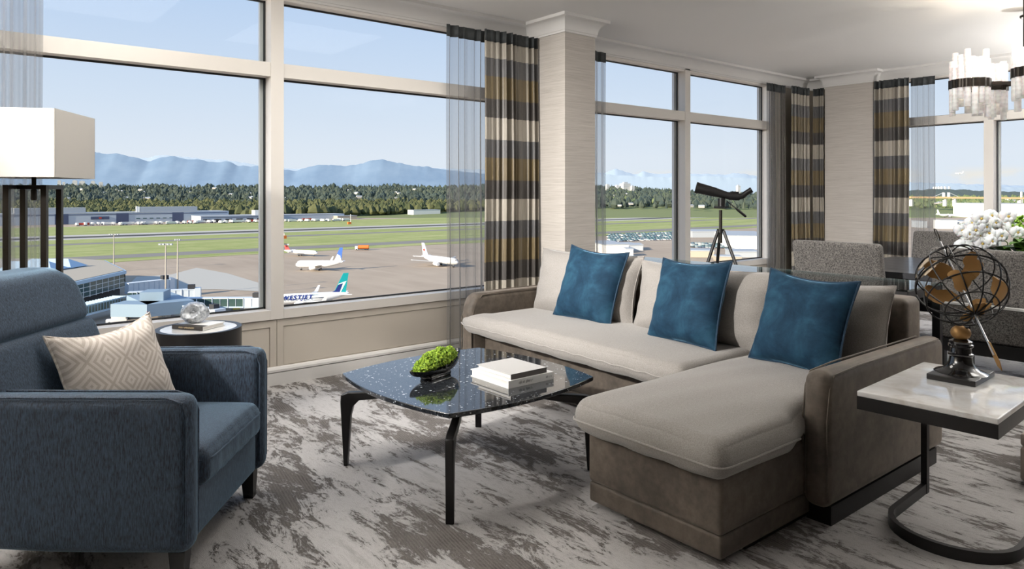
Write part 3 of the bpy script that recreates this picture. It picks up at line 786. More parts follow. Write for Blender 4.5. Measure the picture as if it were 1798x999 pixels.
# ------------------------------------------------------------------ onyx topped side table
st = thing('c_side_table', 'onyx topped side table on a black looped metal base', 'table', (3.03, 1.03, 0), R(2.5))
def stx(x, y): return (x-3.03, y-1.03)
X0, X1_, Ya, Yb = -.345, .345, -.225, .225
MB().rbox(X0, X1_, Ya, Yb, .545, .565, .004, 3).build('onyx_top', MT['onyx'], st)
MB().box(X0, X1_, Ya, Yb, .497, .545).build('apron', MT['black_metal'], st, False)
for y in (Yb-.012, Ya+.012): MB().box(X1_-.03, X1_, y-.012, y+.012, 0, .50).build('post', MT['black_metal'], st, False)
loop = [(X1_, Yb-.012)] + [(X1_-.05-.0*k, Yb-.012) for k in range(1)]
cx_, ry = .0, Yb-.012
for k in range(17):
    a = R(90 + 180*k/16); loop.append((cx_-.02 + .20*math.cos(a)*1.0, ry*math.sin(a)))
loop += [(X1_, -(Yb-.012))]
lp = MB()
for i in range(len(loop)-1): pass
n = len(loop); vs = []; fs = []
for i, (x, y) in enumerate(loop):
    a = loop[max(i-1, 0)]; b = loop[min(i+1, n-1)]; t_ = Vector((b[0]-a[0], b[1]-a[1])).normalized(); nn = Vector((-t_.y, t_.x))*.010
    vs += [(x-nn.x, y-nn.y, 0), (x+nn.x, y+nn.y, 0), (x+nn.x, y+nn.y, .042), (x-nn.x, y-nn.y, .042)]
for i in range(n-1):
    for k in range(4): fs.append((i*4+k, i*4+(k+1) % 4, (i+1)*4+(k+1) % 4, (i+1)*4+k))
fs += [(3,2,1,0), ((n-1)*4, (n-1)*4+1, (n-1)*4+2, (n-1)*4+3)]
lp.add(vs, fs).build('base_loop', MT['black_metal'], st, ang=40)

# ------------------------------------------------------------------ wire globe
gl_ = thing('wire_globe', 'wire globe with gold continents on a turned black pedestal', 'globe', (3.19, 1.065, .565), R(2.5))
MB().rbox(-.125, .125, -.085, .085, 0, .022, .003, 2).build('base_plate', MT['black_wood'], gl_)
MB(Matrix.Diagonal((.95,.95,.80,1))).lathe([(.098, .026), (.100, .028), (.090, .036), (.070, .044), (.055, .058), (.045, .080), (.041, .108), (.047, .114), (.047, .122), (.040, .127), (.037, .150), (.046, .158), (.046, .168), (.040, .172), (.043, .184), (.030, .192), (.022, .194)], 36).build('pedestal', MT['black_lacquer'], gl_, ang=50)
MB(Matrix.Translation((0,0,-.042))).lathe([(.0, .190)] + [(.036*math.sin(PI*k/12), .222-.036*math.cos(PI*k/12)*.85) for k in range(1, 12)] + [(0, .253)], 28).build('gold_ball', MT['gold'], gl_)
GR = .162; GC = Vector((0, 0, .372))
iv = Matrix.Rotation(-R(2.5), 3, 'Z')
lv = Vector((3.19, 1.065, 0)).normalized(); fw3 = iv @ lv; rt3 = iv @ Vector((lv.y, -lv.x, 0))
axis = (rt3*-.28 + fw3*.74 + Vector((0,0,1))*.60).normalized()       # pole axis, leaning away
q_ = axis.to_track_quat('Z', 'X').to_matrix().to_4x4()
GM = Matrix.Translation(GC) @ q_
def sph(la, lo, r=GR): return (r*math.cos(la)*math.cos(lo), r*math.cos(la)*math.sin(lo), r*math.sin(la))
for k in range(6):
    MB(GM).tube([sph(2*PI*i/48, PI*k/6 + .15) for i in range(48)], .0029, 6, True).build('meridian_wire', MT['black_metal'], gl_)
for la in (-55, -28, 0, 28, 55):
    MB(GM).tube([sph(R(la), 2*PI*i/48) for i in range(48)], .0029 if la else .0038, 6, True).build('parallel_wire', MT['black_metal'], gl_)
MB(GM).tube([(0,0,-GR-.20), (0,0,GR+.12)], .0035, 8).build('axis_rod', MT['steel'], gl_)
MB(GM @ Matrix.Translation((0,0,-.005))).lathe([(0, -.026)] + [(.026*math.sin(PI*k/10), -.026*math.cos(PI*k/10)) for k in range(1, 10)] + [(0, .026)], 20).build('core_ball', MT['gold'], gl_)
MB(GM).add([(-.012,0,-GR-.24), (.012,0,-GR-.24), (.010,0,-GR-.15), (0,0,-GR-.13), (-.010,0,-GR-.15), (0,0,-GR-.27),
            (-.012,.003,-GR-.24), (.012,.003,-GR-.24), (.010,.003,-GR-.15), (0,.003,-GR-.13), (-.010,.003,-GR-.15), (0,.003,-GR-.27)],
           [(5,1,2,3,4,0), (11,6,10,9,8,7), (5,0,6,11), (1,5,11,7), (2,1,7,8), (3,2,8,9), (4,3,9,10), (0,4,10,6)]).build('arrow_fletching', MT['gold'], gl_, False)
MB(GM).tube([(0,0,GR+.10), (.010,0,GR+.13), (.012,0,GR+.165), (0,0,GR+.185), (-.010,0,GR+.165), (-.006,0,GR+.13), (0,0,GR+.10)], .003, 6).build('arrow_loop', MT['bronze_black'], gl_)
arc = [tuple(GC + (rt3*.35*math.sin(a) + Vector((0,0,-1))*math.cos(a) + fw3*-.2*math.sin(a)).normalized()*(GR+.006)) for a in [R(-28+56*k/14) for k in range(15)]]
MB().tube(arc, .006, 6).build('cradle', MT['black_metal'], gl_)
rn = random.Random(3)
# plates in view-based azimuth: far side plates show their inner face, near side two small ones
vinv = GM.inverted().to_3x3()
for (cr, cf, cu, sx, sy, sd) in ((-.55, .75, .30, .46, .30, 1), (.25, .85, .45, .46, .22, 2), (.80, .45, -.15, .26, .46, 3), (-.50, .75, -.40, .40, .26, 4), (.40, .70, -.60, .30, .18, 5),
                                 (.02, -.80, .22, .30, .20, 6), (.28, -.74, -.60, .32, .20, 7), (-.70, -.60, .40, .26, .10, 8), (-.80, -.30, .55, .18, .10, 9), (-.95, .05, .30, .12, .2, 10)):
    d = (vinv @ (rt3*cr + fw3*cf + Vector((0,0,1))*cu)).normalized()
    e1 = d.cross(Vector((0,0,1))).normalized(); e2 = e1.cross(d)
    rr_ = random.Random(sd); ph = [rr_.uniform(0, 6.28) for _ in range(4)]; vs = []; fs = []; na, nr = 36, 5
    for layer in (0, 1):
        for j in range(nr+1):
            for i in range(na):
                a = 2*PI*i/na; w = 1 + .22*math.sin(2*a+ph[0]) + .16*math.sin(3*a+ph[1]) + .10*math.sin(5*a+ph[2]) + .05*math.sin(9*a+ph[3])
                p = (d + (e1*math.cos(a)*sx + e2*math.sin(a)*sy)*w*(j/nr)).normalized()*(GR-.003-.0025*layer)
                vs.append(tuple(p))
    m_ = (nr+1)*na
    for layer in (0, 1):
        for j in range(nr):
            for i in range(na):
                f = (layer*m_+j*na+i, layer*m_+j*na+(i+1) % na, layer*m_+(j+1)*na+(i+1) % na, layer*m_+(j+1)*na+i)
                fs.append(f if layer == 0 else f[::-1])
    for i in range(na): fs.append((nr*na+i, nr*na+(i+1) % na, m_+nr*na+(i+1) % na, m_+nr*na+i))
    o_ = MB(GM).add(vs, fs); o_.build('continent_plate', MT['gold_lit'] if sd in (8, 9, 10) else MT['gold'], gl_, ang=50)  # left plates get a paler gold for the light on them

# ------------------------------------------------------------------ glass console behind the sofa
gc = thing('console_table', 'long black framed console table with glass top behind the sofa', 'table', (4.16, 2.8, 0))
m = bpy.data.materials.new('table_glass'); m.use_nodes = True; MT['table_glass'] = m; k = N(m)
tr = k.n('BsdfTransparent'); tr.inputs[0].default_value = (.55,.62,.62,1); g2 = k.n('BsdfGlossy'); g2.inputs['Roughness'].default_value = .01
lw = k.n('LayerWeight'); lw.inputs['Blend'].default_value = .5
ff = k.math('ADD', k.math('MULTIPLY', k.math('POWER', lw.outputs['Facing'], 3.0), .85), .05)
mx = k.n('MixShader'); k.l(ff, mx.inputs[0]); k.l(tr.outputs[0], mx.inputs[1]); k.l(g2.outputs[0], mx.inputs[2]); k.l(mx.outputs[0], k.out.inputs[0])
mat('glass_edge', (.55,.60,.60), .2)
x0, x1, ya, yb, zt = 3.93, 4.40, 1.56, 4.10, .80
W(gc).box(x0, x1, ya, yb, zt-.010, zt).build('glass_top', MT['table_glass'], gc, False)
ge = W(gc); ge.box(x1, x1+.003, ya, yb, zt-.010, zt); ge.build('glass_edge', MT['glass_edge'], gc, False)
f_ = W(gc); f_.box(x0, x1, ya, ya+.04, zt-.055, zt-.011); f_.box(x0, x1, yb-.04, yb, zt-.055, zt-.011); f_.box(x0, x0+.03, ya+.04, yb-.04, zt-.055, zt-.011); f_.box(x1-.03, x1, ya+.04, yb-.04, zt-.055, zt-.011)
f_.build('frame', MT['black_wood'], gc, False)
for x in (x0, x1-.04):
    for y in (ya, yb-.04): W(gc).box(x, x+.04, y, y+.04, 0, zt-.055).build('leg', MT['black_wood'], gc, False)

# ------------------------------------------------------------------ spotting scope on a tripod
sp_ = thing('spotting_scope', 'black spotting scope on a tripod standing at the window', 'telescope', (5.0, 3.424, 0))
rt = Vector((VR.x, VR.y, 0)); fw = Vector((VF.x, VF.y, 0)); UP = Vector((0,0,1)); O = Vector((5.0, 3.424, 0)) + rt*0
def S(r_, f_, z): return tuple(O + rt*r_ + fw*f_ + UP*z)
DD = 5.81/1244
def spx(px, py, f_=0.0): return S((px-1265.5)*DD*(1+f_/5.81), f_, 1.3-(py-341)*DD*(1+f_/5.81))
b_ = W(sp_); path = [spx(1226.5, 329.5, .06), spx(1233, 331, .05), spx(1255, 337, .02), spx(1276, 343, 0), spx(1282, 344.5, -.01), spx(1297, 346, -.02)]
b_.tube(path, [.045, .044, .039, .029, .032, .028], 20).build('barrel', MT['black_metal'], sp_, ang=50)
W(sp_).tube([spx(1225.6, 329.2, .061), spx(1230, 330.4, .055)], .047, 20).build('lens_hood', MT['black_metal'], sp_)
W(sp_).tube([spx(1294, 346, -.02), spx(1302, 344, -.03), spx(1309, 338, -.04), spx(1317, 333, -.05)], [.027, .024, .021, .023], 16).build('eyepiece', MT['black_metal'], sp_, ang=50)
W(sp_).tube([spx(1283, 338, -.01), spx(1296, 338.5, -.02)], [.010, .010], 10).build('focus_ring', MT['black_metal'], sp_)
h_ = W(sp_); h_.tube([spx(1267, 348), spx(1267, 364)], .030, 16); h_.build('pan_head', MT['black_metal'], sp_)
W(sp_).box(O.x-.05, O.x+.05, O.y-.03, O.y+.03, 1.3-(366-341)*DD, 1.3-(362-341)*DD).build('head_plate', MT['black_metal'], sp_, False)
W(sp_).tube([spx(1276, 353), spx(1294, 367)], .005, 8).build('pan_handle', MT['black_metal'], sp_)
W(sp_).tube([spx(1293, 366.5), spx(1296, 369), spx(1309, 379.5), spx(1310, 381)], [.008, .011, .011, .006], 10).build('handle_grip', MT['black_metal'], sp_)
W(sp_).tube([S(0, 0, .90), S(0, 0, 1.17)], .013, 12).build('centre_column', MT['bronze_black'], sp_)
W(sp_).tube([S(0, 0, .985), S(0, 0, 1.015)], .030, 12).build('collar', MT['black_metal'], sp_)
for a in (200, 320, 85):
    c_, s_ = math.cos(R(a)), math.sin(R(a))
    l_ = W(sp_).tube([S(.025*c_, .025*s_, 1.0), S(.22*c_, .22*s_, .50)], .013, 8).build('leg', MT['black_metal'], sp_)
    W(sp_).tube([S(.21*c_, .21*s_, .53), S(.40*c_, .40*s_, .012)], .009, 8).build('lower_leg', MT['bronze_black'], l_)
    W(sp_).tube([S(.398*c_, .398*s_, .02), S(.402*c_, .402*s_, 0)], .014, 8).build('rubber_foot', MT['black_metal'], l_)

# ------------------------------------------------------------------ dining table and chairs
dn = thing('dining_table', 'dark wooden dining table by the corner windows', 'table', (6.0, 1.5, 0))
m = mat('table_wood', (.035,.036,.042), .28, Coat_Weight=.3); k = N(m)
f = k.noise(k.coord((18, 1.2, 1)), 3, 5, .6); k.col(k.ramp(f, [(.3, (.022,.023,.027)), (.7, (.055,.056,.064))]))
for i in range(6):
    W(dn).box(5.33+.228*i+.001, 5.33+.228*(i+1)-.001, .1, 2.76, .70, .742).build('top_plank', m, dn, False)
a_ = W(dn); a_.box(5.40, 6.63, .2, 2.66, .64, .70); a_.build('apron', MT['black_wood'], dn, False)
for x in (5.42, 6.53):
    for y in (.22, 2.56): W(dn).box(x, x+.09, y, y+.09, 0, .64).build('leg', MT['black_wood'], dn, False)
mat('band_metal', (.72,.71,.69), .3, .2)
def dining_chair(loc, rz, label):                   # local: back at x=0, seat towards +x, width along y
    t = thing('dining_chair', label, 'chair', loc, rz, 'grey tweed dining chairs')
    w = .325
    lean = lambda q: [q[0] - .10*max(0, (q[2]-.40)/.55), q[1], q[2]]
    b_ = MB().rbox(-.035, .045, -w, w, .60, .955, .03, 8, 0, lean).build('backrest', MT['tweed'], t)
    MB().rbox(-.035, .045, -w, w, .36, .595, .02, 6, 0, lean).build('lower_back', MT['tweed'], t)
    bm_ = MB(); bm_.rbox(-.040, .0, -w+.01, w-.01, .588, .608, .004, 2, 0, lean).build('back_band', MT['band_metal'], t)
    MB().rbox(.0, .52, -w+.01, w-.01, .36, .47, .04, 6, .012).build('seat', MT['tweed'], t)
    fr_ = MB(); fr_.box(-.05, .50, -w+.02, w-.02, .28, .36); fr_.build('seat_frame', MT['black_wood'], t, False)
    for x in (-.05, .455):
        for y in (-w+.02, w-.065): MB().box(x, x+.045, y, y+.045, 0, .28).build('leg', MT['black_wood'], t, False)
    return t
dining_chair((5.17, 2.505, 0), 0, 'grey tweed dining chair behind the console table with its back to the sofa')
dining_chair((5.17, 1.545, 0), 0, 'grey tweed dining chair behind the globe with its back to the sofa')
dining_chair((7.18, 2.50, 0), PI, 'grey tweed dining chair on the window side of the dining table')

# orchid arrangement
orc = thing('orchid_arrangement', 'white orchids with green leaves in a low planter on the dining table', 'plant', (5.78, 1.62, .742))
mat('petal', (.86,.85,.84), .6, Subsurface_Weight=.15); mat('orchid_heart', (.55,.40,.10), .6)
lm = leafmat('orchid_leaf', (.02,.065,.008), (.09,.20,.02), 1, .4); mat('stem', (.10,.16,.03), .6)
MB().rbox(-.13, .13, -.26, .26, 0, .13, .01, 3).build('planter', MT['black_lacquer'], orc)
def petal_mesh(L, w):
    q = MB(); q.grid(lambda u, v: ((u-.5)*2*w*math.sin(PI*min(.97, v*.9+.06))**.7, L*v, .012*math.sin(PI*v)-.018*(abs(u-.5)*2)**2*v+.004), 6, 6)
    return q
proto_p = petal_mesh(.044, .021).build('petal', MT['petal'], None, ang=180)
proto_p.modifiers.new('thick', 'SOLIDIFY').thickness = .0012
proto_h = MB().lathe([(0, -.004), (.007, 0), (.009, .008), (.004, .014), (0, .015)], 8).build('orchid_heart', MT['orchid_heart'], None)
first = True
rn = random.Random(12)
E1 = Vector((VR.x, VR.y, 0)); E2 = Vector((VF.x, VF.y, 0)); OB = Vector((5.78, 1.62, .742))
fspots = [(1705,392),(1722,384),(1740,379),(1712,404),(1730,398),(1748,392),(1700,412),(1718,414),(1736,410),(1690,405),(1752,404),(1692,432),(1699,424),(1765,396),(1778,400),(1740,424),(1724,428),(1757,414),(1770,380),(1786,408),(1708,425)]
for i, (fx_, fy_) in enumerate(fspots):
    d = 4.80 + rn.uniform(-.06, .10)
    p = E1*((fx_-CX)/FOC*d) + E2*d + Vector((0,0,EYE-(fy_-HY)/FOC*d)) - OB
    fl = MB().tube([(0,0,-.02), (0,0,0)], .002, 5).build('flower', MT['stem'], orc)
    nrm = (-E2 + E1*rn.uniform(-.6,.5) + UP*rn.uniform(-.2,.5)).normalized()
    fl.matrix_local = Matrix.Translation(p) @ nrm.to_track_quat('Z', 'Y').to_matrix().to_4x4() @ Matrix.Scale(rn.uniform(1.1, 1.35), 4)
    for k_ in range(5):
        Mx = Matrix.Rotation(R(72*k_), 4, 'Z')
        sc_ = 1.0 if k_ in (1, 4) else .86
        Mx = Mx @ Matrix.Diagonal((1.35 if k_ in (1, 4) else .8, sc_, 1, 1))
        if first and k_ == 0: pe = proto_p; pe.parent = fl; pe.matrix_local = Mx
        else:
            pe = share('petal', proto_p, fl, Mx); pe.modifiers.new('thick', 'SOLIDIFY').thickness = .0012
    if first: proto_h.parent = fl
    else: share('orchid_heart', proto_h, fl, Matrix.Identity(4))
    first = False
for y0_, bend in ((.15, .12), (-.05, -.02), (.02, .20)):
    MB().tube([(0, y0_*.5, .12), (.0, y0_, .22), (-.02, y0_+bend*.5, .33), (-.03, y0_+bend, .36), (-.04, y0_+bend*1.6, .32)], .004, 6).build('stem', MT['stem'], orc)
for i in range(30):
    a = rn.uniform(0, 2*PI); L = rn.uniform(.20, .32); w_ = rn.uniform(.03, .055); e = rn.uniform(.35, 1.2)
    q = MB(Matrix.Translation((rn.uniform(-.06,.06), rn.uniform(-.30,.06), .14)) @ Matrix.Rotation(a, 4, 'Z'))
    q.grid(lambda u, v: ((u-.5)*2*w_*math.sin(PI*min(.98, .1+.88*v))**.7, L*v*math.cos(e*(1-.5*v)), L*v*math.sin(e*(1-.7*v)) + .01*abs(u-.5)), 4, 8)
    lo = q.build('leaf', lm, orc, ang=180); lo.modifiers.new('thick', 'SOLIDIFY').thickness = .0015
mat('lime_bloom', (.22,.40,.02), .6)
for (px_, py_) in ((1782, 394), (1795, 388), (1790, 400)):
    p = E1*((px_-CX)/FOC*4.8) + E2*4.8 + Vector((0,0,EYE-(py_-HY)/FOC*4.8)) - OB
    q = MB(Matrix.Translation(p)); r3 = random.Random(px_)
    for j in range(60):
        dv = Vector((r3.gauss(0,1), r3.gauss(0,1), r3.gauss(0,1))).normalized()*.035; s_ = .010
        q.add([tuple(dv+Vector(v)*s_) for v in ((1,0,0),(-1,0,0),(0,1,0),(0,-1,0),(0,0,1),(0,0,-1))], [(0,2,4),(2,1,4),(1,3,4),(3,0,4),(2,0,5),(1,2,5),(3,1,5),(0,3,5)])
    q.build('lime_flower', MT['lime_bloom'], orc, False)

# ------------------------------------------------------------------ chandelier
ch = thing('chandelier', 'chandelier of pale alabaster rods in dark scalloped bands', 'chandelier', (6.2, 1.65, CEIL))
m = mat('alabaster', (.80,.77,.74), .35, Subsurface_Weight=.2, Emission_Color=(1,.95,.9), Emission_Strength=.16); k = N(m)
f = k.noise(k.coord(), 14, 5, .6); k.col(k.ramp(f, [(.35, (.60,.585,.57)), (.6, (.80,.79,.78))]))
rod0 = MB().lathe([(0, -.5), (.019, -.5), (.021, -.495), (.021, .495), (.019, .5), (0, .5)], 14).build('rod', m, None, ang=50); used_rod = [False]
cand = mat('candle_glow', (1,.95,.85), .5, Emission_Color=(1,.85,.6), Emission_Strength=9.0)
cc_ = Vector((6.2, 1.65, CEIL)); rn = random.Random(4)
for (x, y, zb_, rr_, n_) in ((6.0, 1.945, 2.122, .112, 15), (6.26, 1.90, 2.115, .102, 14), (5.75, 1.475, 2.122, .112, 15), (6.62, 1.42, 2.12, .106, 14)):
    c0 = Vector((x, y, zb_)) - cc_
    bd = MB(); pts = []
    for k_ in range(n_*6):
        a = 2*PI*k_/(n_*6); r2 = rr_ + .017 + .009*abs(math.cos(n_*a/2)); pts.append((c0.x + r2*math.cos(a), c0.y + r2*math.sin(a)))
    inn = []
    for k_ in range(n_*6):
        a = 2*PI*k_/(n_*6); inn.append((c0.x + (rr_-.024)*math.cos(a), c0.y + (rr_-.024)*math.sin(a)))
    nn_ = n_*6; vs = [(p[0], p[1], c0.z-.032) for p in pts] + [(p[0], p[1], c0.z+.032) for p in pts] + [(p[0], p[1], c0.z-.032) for p in inn] + [(p[0], p[1], c0.z+.032) for p in inn]
    fs = []
    for k_ in range(nn_):
        k2 = (k_+1) % nn_
        fs += [(k_, k2, nn_+k2, nn_+k_), (2*nn_+k2, 2*nn_+k_, 3*nn_+k_, 3*nn_+k2), (nn_+k_, nn_+k2, 3*nn_+k2, 3*nn_+k_), (k2, k_, 2*nn_+k_, 2*nn_+k2)]
    bd.add(vs, fs).build('band', MT['bronze_black'], ch, ang=60)
    for k_ in range(n_):
        a = 2*PI*k_/n_; L = rn.uniform(.29, .45); off = rn.uniform(-.045, .055)
        Mx = Matrix.Translation((c0.x + rr_*math.cos(a), c0.y + rr_*math.sin(a), c0.z+off)) @ Matrix.Diagonal((1, 1, L, 1))
        if not used_rod[0]: rod0.parent = ch; rod0.matrix_local = Mx; used_rod[0] = True
        else: share('rod', rod0, ch, Mx)
    MB().lathe([(.008, c0.z-.10), (.008, c0.z+.03), (.014, c0.z+.04), (.016, c0.z+.10), (.006, c0.z+.14), (0, c0.z+.15)], 12, (c0.x, c0.y, 0)).build('candle', cand, ch)
    MB().bar((c0.x*(1-.118/max(c0.xy.length, .2)), c0.y*(1-.118/max(c0.xy.length, .2)), c0.z), (0, 0, -.668), .016, .022).build('arm', MT['bronze_black'], ch, False)
    pl = bpy.data.lights.new('chandelier_bulb', 'POINT'); pl.energy = 7.0; pl.color = (1,.86,.68); pl.shadow_soft_size = .03
    po = bpy.data.objects.new('chandelier_bulb', pl); C.objects.link(po); po.location = (x, y, zb_+.10)
MB().lathe([(.012, -.70), (.012, -.02), (.07, -.02), (.07, 0), (0, 0)], 20).build('stem', MT['bronze_black'], ch, ang=40)
MB().lathe([(0, -.72), (.03, -.715), (.04, -.67), (.03, -.63), (0, -.62)], 20).build('hub', MT['bronze_black'], ch)
cl_ = thing('flush_light', 'small round flush ceiling light above the dining table', 'ceiling light', (6.85, 1.78, CEIL))
MB().lathe([(.05, -.045), (.05, 0), (0, 0)], 24).build('collar', MT['steel'], cl_, ang=40)
MB().lathe([(0, -.062), (.075, -.062), (.078, -.056), (.078, -.046), (0, -.046)], 32).build('ring', MT['bronze_black'], cl_, ang=40)
MB().lathe([(0, -.068), (.06, -.066), (.068, -.060), (0, -.058)], 32).build('lens', MT['diffuser'], cl_, ang=40)

# beige storage boxes at the right, only a corner is in view
fabric('beige_linen', (.42,.37,.32), (.47,.42,.37), 150)
ot = thing('storage_ottoman', 'beige upholstered storage ottoman on the carpet beside the side table', 'ottoman', (4.10, .80, 0), R(2))
MB().rbox(-.30, .30, -.24, .24, .012, .16, .012, 4).build('body', MT['beige_linen'], ot)
MB().rbox(-.30, .30, -.24, .24, .164, .225, .015, 4).build('lid', MT['beige_linen'], ot)
MB().box(-.28, .28, -.22, .22, 0, .014).build('base', MT['black_wood'], ot, False)
# ------------------------------------------------------------------ the airfield outside
m = mat('apron_concrete', (.30,.27,.24), .9); k = N(m)
f = k.noise(k.coord((.004,.004,1)), 3, 7, .6); f2 = k.noise(k.coord((.03,.006,1), rot=(0,0,.6)), 3, 5, .6)
k.col(k.mix(.5, k.ramp(f, [(.35, (.34,.265,.20)), (.55, (.41,.325,.245)), (.7, (.46,.37,.285))]), k.ramp(f2, [(.3, (.33,.26,.195)), (.7, (.47,.38,.295))])))
m = mat('field_grass', (.2,.26,.06), .95); k = N(m)
f = k.noise(k.coord((.002,.02,1), rot=(0,0,0)), 5, 8, .7); f2 = k.noise(k.coord((.02,.02,1)), 4, 6, .7)
k.col(k.mix(.4, k.ramp(f, [(.33, (.17,.23,.04)), (.5, (.30,.335,.10)), (.66, (.48,.46,.22))]), k.ramp(f2, [(.3, (.18,.24,.05)), (.7, (.42,.42,.17))])))
mat('asphalt', (.055,.053,.052), .9); mat('taxi_grey', (.22,.205,.19), .9); mat('pale_concrete', (.46,.44,.40), .9)
mat('far_white', (.80,.79,.77), .7); mat('far_grey', (.38,.41,.45), .7); mat('far_blue', (.06,.08,.15), .6); mat('far_glass', (.06,.12,.14), .15)
mat('gate_shade_teal', (.30,.42,.50), .5); mat('far_tan', (.42,.37,.30), .8); mat('far_red', (.45,.06,.04), .6); mat('far_orange', (.70,.18,.03), .6); mat('far_dark', (.03,.03,.035), .7); mat('far_yellow', (.6,.42,.04), .6)
UD = Vector((.777, .63)).normalized(); ND = Vector((-UD.y, UD.x))      # along and across the runway, in right / ahead metres
def strip_pt(a, o, z=GZ): 
    p = UD*a + ND*o; return c2w(p.x, p.y, z)
U3 = (strip_pt(1,0)-strip_pt(0,0)).to_3d(); RUN_ANG = math.atan2(U3.y, U3.x)
gr = MB().add([tuple(c2w(x, y, GZ-.1)) for x, y in ((-9000,-300),(12000,-300),(16000,16000),(-12000,16000))], [(0,1,2,3)]).build('ground', MT['apron_concrete'], smooth=False)
struct(gr, 'grey airfield apron', 'ground')
S_ = HGT
def strip(name, o0, o1, a0, a1, m, z, label, cat, kind='structure', wob=0.0, seed=0):
    mb = MB(); n = 40; rn = random.Random(seed); A = [rn.uniform(-1,1)*wob for _ in range(n+1)]; B = [rn.uniform(-1,1)*wob for _ in range(n+1)]
    vs = []; 
    for i in range(n+1):
        a = a0+(a1-a0)*i/n
        vs += [tuple(strip_pt(a, o0*S_+A[i], GZ+z)), tuple(strip_pt(a, o1*S_+B[i], GZ+z))]
    mb.add(vs, [(2*i, 2*i+2, 2*i+3, 2*i+1) for i in range(n)])
    o = mb.build(name, m, smooth=False); tag(o, label, cat, kind=kind); return o
strip('grass_field', 11.85, 12.45, -150, 900, MT['field_grass'], .02, 'narrow grass strip along the edge of the aircraft apron', 'grass', 'stuff', 3, 1)
strip('taxiway', 12.45, 13.15, -2500, 3500, MT['taxi_grey'], .03, 'grey taxiway beside the apron', 'taxiway')
strip('grass_field', 13.15, 16.25, -2500, 3500, MT['field_grass'], .02, 'broad green grass field between two taxiways', 'grass', 'stuff', 1.5, 2)
strip('taxiway', 16.25, 16.75, -2500, 3500, MT['taxi_grey'], .05, 'narrow grey taxiway next to the runway', 'taxiway')
strip('grass_field', 16.75, 18.2, -2500, 3500, MT['field_grass'], .02, 'pale grass band in front of the runway', 'grass', 'stuff', 1, 3)
strip('runway_shoulder', 18.2, 20.2, -2500, 3500, MT['pale_concrete'], .03, 'pale concrete shoulder along the runway', 'runway')
strip('runway', 18.75, 19.45, -2500, 3500, MT['asphalt'], .08, 'dark asphalt runway', 'runway')
strip('grass_field', 20.2, 25.5, -2500, 3500, MT['field_grass'], .02, 'grass field beyond the runway in front of the cargo buildings', 'grass', 'stuff', 3, 4)
for px_, py_, w_, d_ in ((560, 436, 26, 6), (355, 441, 22, 5)):
    pass
pc = MB()
for poly_ in ([(300,482),(345,470),(400,480),(466,500),(466,512),(380,508),(260,510),(225,500),(240,486)],):
    vs = [tuple(g(x, y, .04)) for x, y in poly_]; pc.add(vs, [tuple(range(len(vs)))])
o = pc.build('apron_slab', MT['pale_concrete'], smooth=False); tag(o, 'pale concrete parking stand beside the jet bridges', 'pavement', kind='structure')

# mountains, with the haze of distance put into their base colours
m = mat('mountain_haze_blue', (.17,.27,.46), .95); k = N(m)
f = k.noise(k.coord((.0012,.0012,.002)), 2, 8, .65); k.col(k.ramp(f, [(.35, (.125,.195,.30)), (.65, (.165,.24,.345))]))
mat('mountain_haze_pale', (.27,.345,.45), .95); mat('mountain_haze', (.30,.375,.46), .95)
def ridge(name, pts, D, depth, m, seed, label, base_py=335):
    xs = [p[0] for p in pts]; ys = [p[1] for p in pts]; n = 420; nv = 16
    def prof(x): return float(np.interp(x, xs, ys))
    def fn(u, v):
        px_ = xs[0]+(xs[-1]-xs[0])*u
        q = prof(px_) + (1.8*mnoise.noise(Vector((px_*.09, seed, 0))) + 1.0*mnoise.noise(Vector((px_*.33, seed, 2))))*v**7
        d = D - depth*(1-v)
        zt = (HY-q)/FOC*D
        zz = GZ - 60 + (zt+EYE-GZ+60)*(v**1.25)
        p = c2w((px_-CX)/FOC*D, d, zz); return tuple(p)
    mb = MB(); mb.grid(fn, n, nv)
    b0 = len(mb.v)                                       # back slope
    mb.grid(lambda u, v: [c + e for c, e in zip(fn(u, 1-v*.0), (VF.x*depth*v, VF.y*depth*v, 0))][:2] + [fn(u, 1)[2]*(1-v)+GZ*v], n, 2)
    o = mb.build(name, m, ang=180); tag(o, label, 'mountain', kind='structure'); return o
ridge('mountain_range', [(-700,300),(-300,290),(0,283),(90,272),(130,262),(158,265),(185,271),(205,269),(225,274),(245,278),(262,284),(280,277),(305,274),(330,280),(350,280),(365,284),(385,285),(400,283),(420,291),(440,292),(460,291),(500,298),(520,300),(545,292),(560,289),(600,291),(625,290),(650,282),(670,280),(690,284),(720,290),(750,293),(784,298),(860,306),(960,312),(1040,330),(1100,345)], 9000, 600, MT['mountain_haze_blue'], 3.1, 'long haze-tinted blue forested mountain range on the horizon')
ridge('mountain_range', [(850,330),(900,318),(960,310),(1062,306),(1100,309),(1172,311),(1240,309),(1335,314),(1500,320),(1640,322),(1700,325),(1798,330),(2200,334)], 11000, 500, MT['mountain_haze'], 5.2, 'haze-tinted pale blue mountain range beyond the suburb towers')
ridge('mountain_range', [(150,290),(262,276),(285,272),(360,279),(400,281),(470,292),(520,297),(640,291),(900,300),(1040,304),(1062,303),(1080,296),(1095,300),(1115,306),(1130,301),(1150,306),(1175,304),(1260,306),(1300,304),(1340,310),(1500,318),(1800,326)], 15000, 600, MT['mountain_haze_pale'], 8.3, 'haze-tinted pale distant mountain peaks behind the blue range')

rg = ridge('wooded_ridge', [(1400,347),(1500,342),(1580,335),(1640,331.5),(1700,333),(1750,336),(1798,337),(2200,338)], 3000, 500, mat('ridge_green', (.07,.095,.09), .95), 6.6, 'low dark wooded ridge behind the bridge')

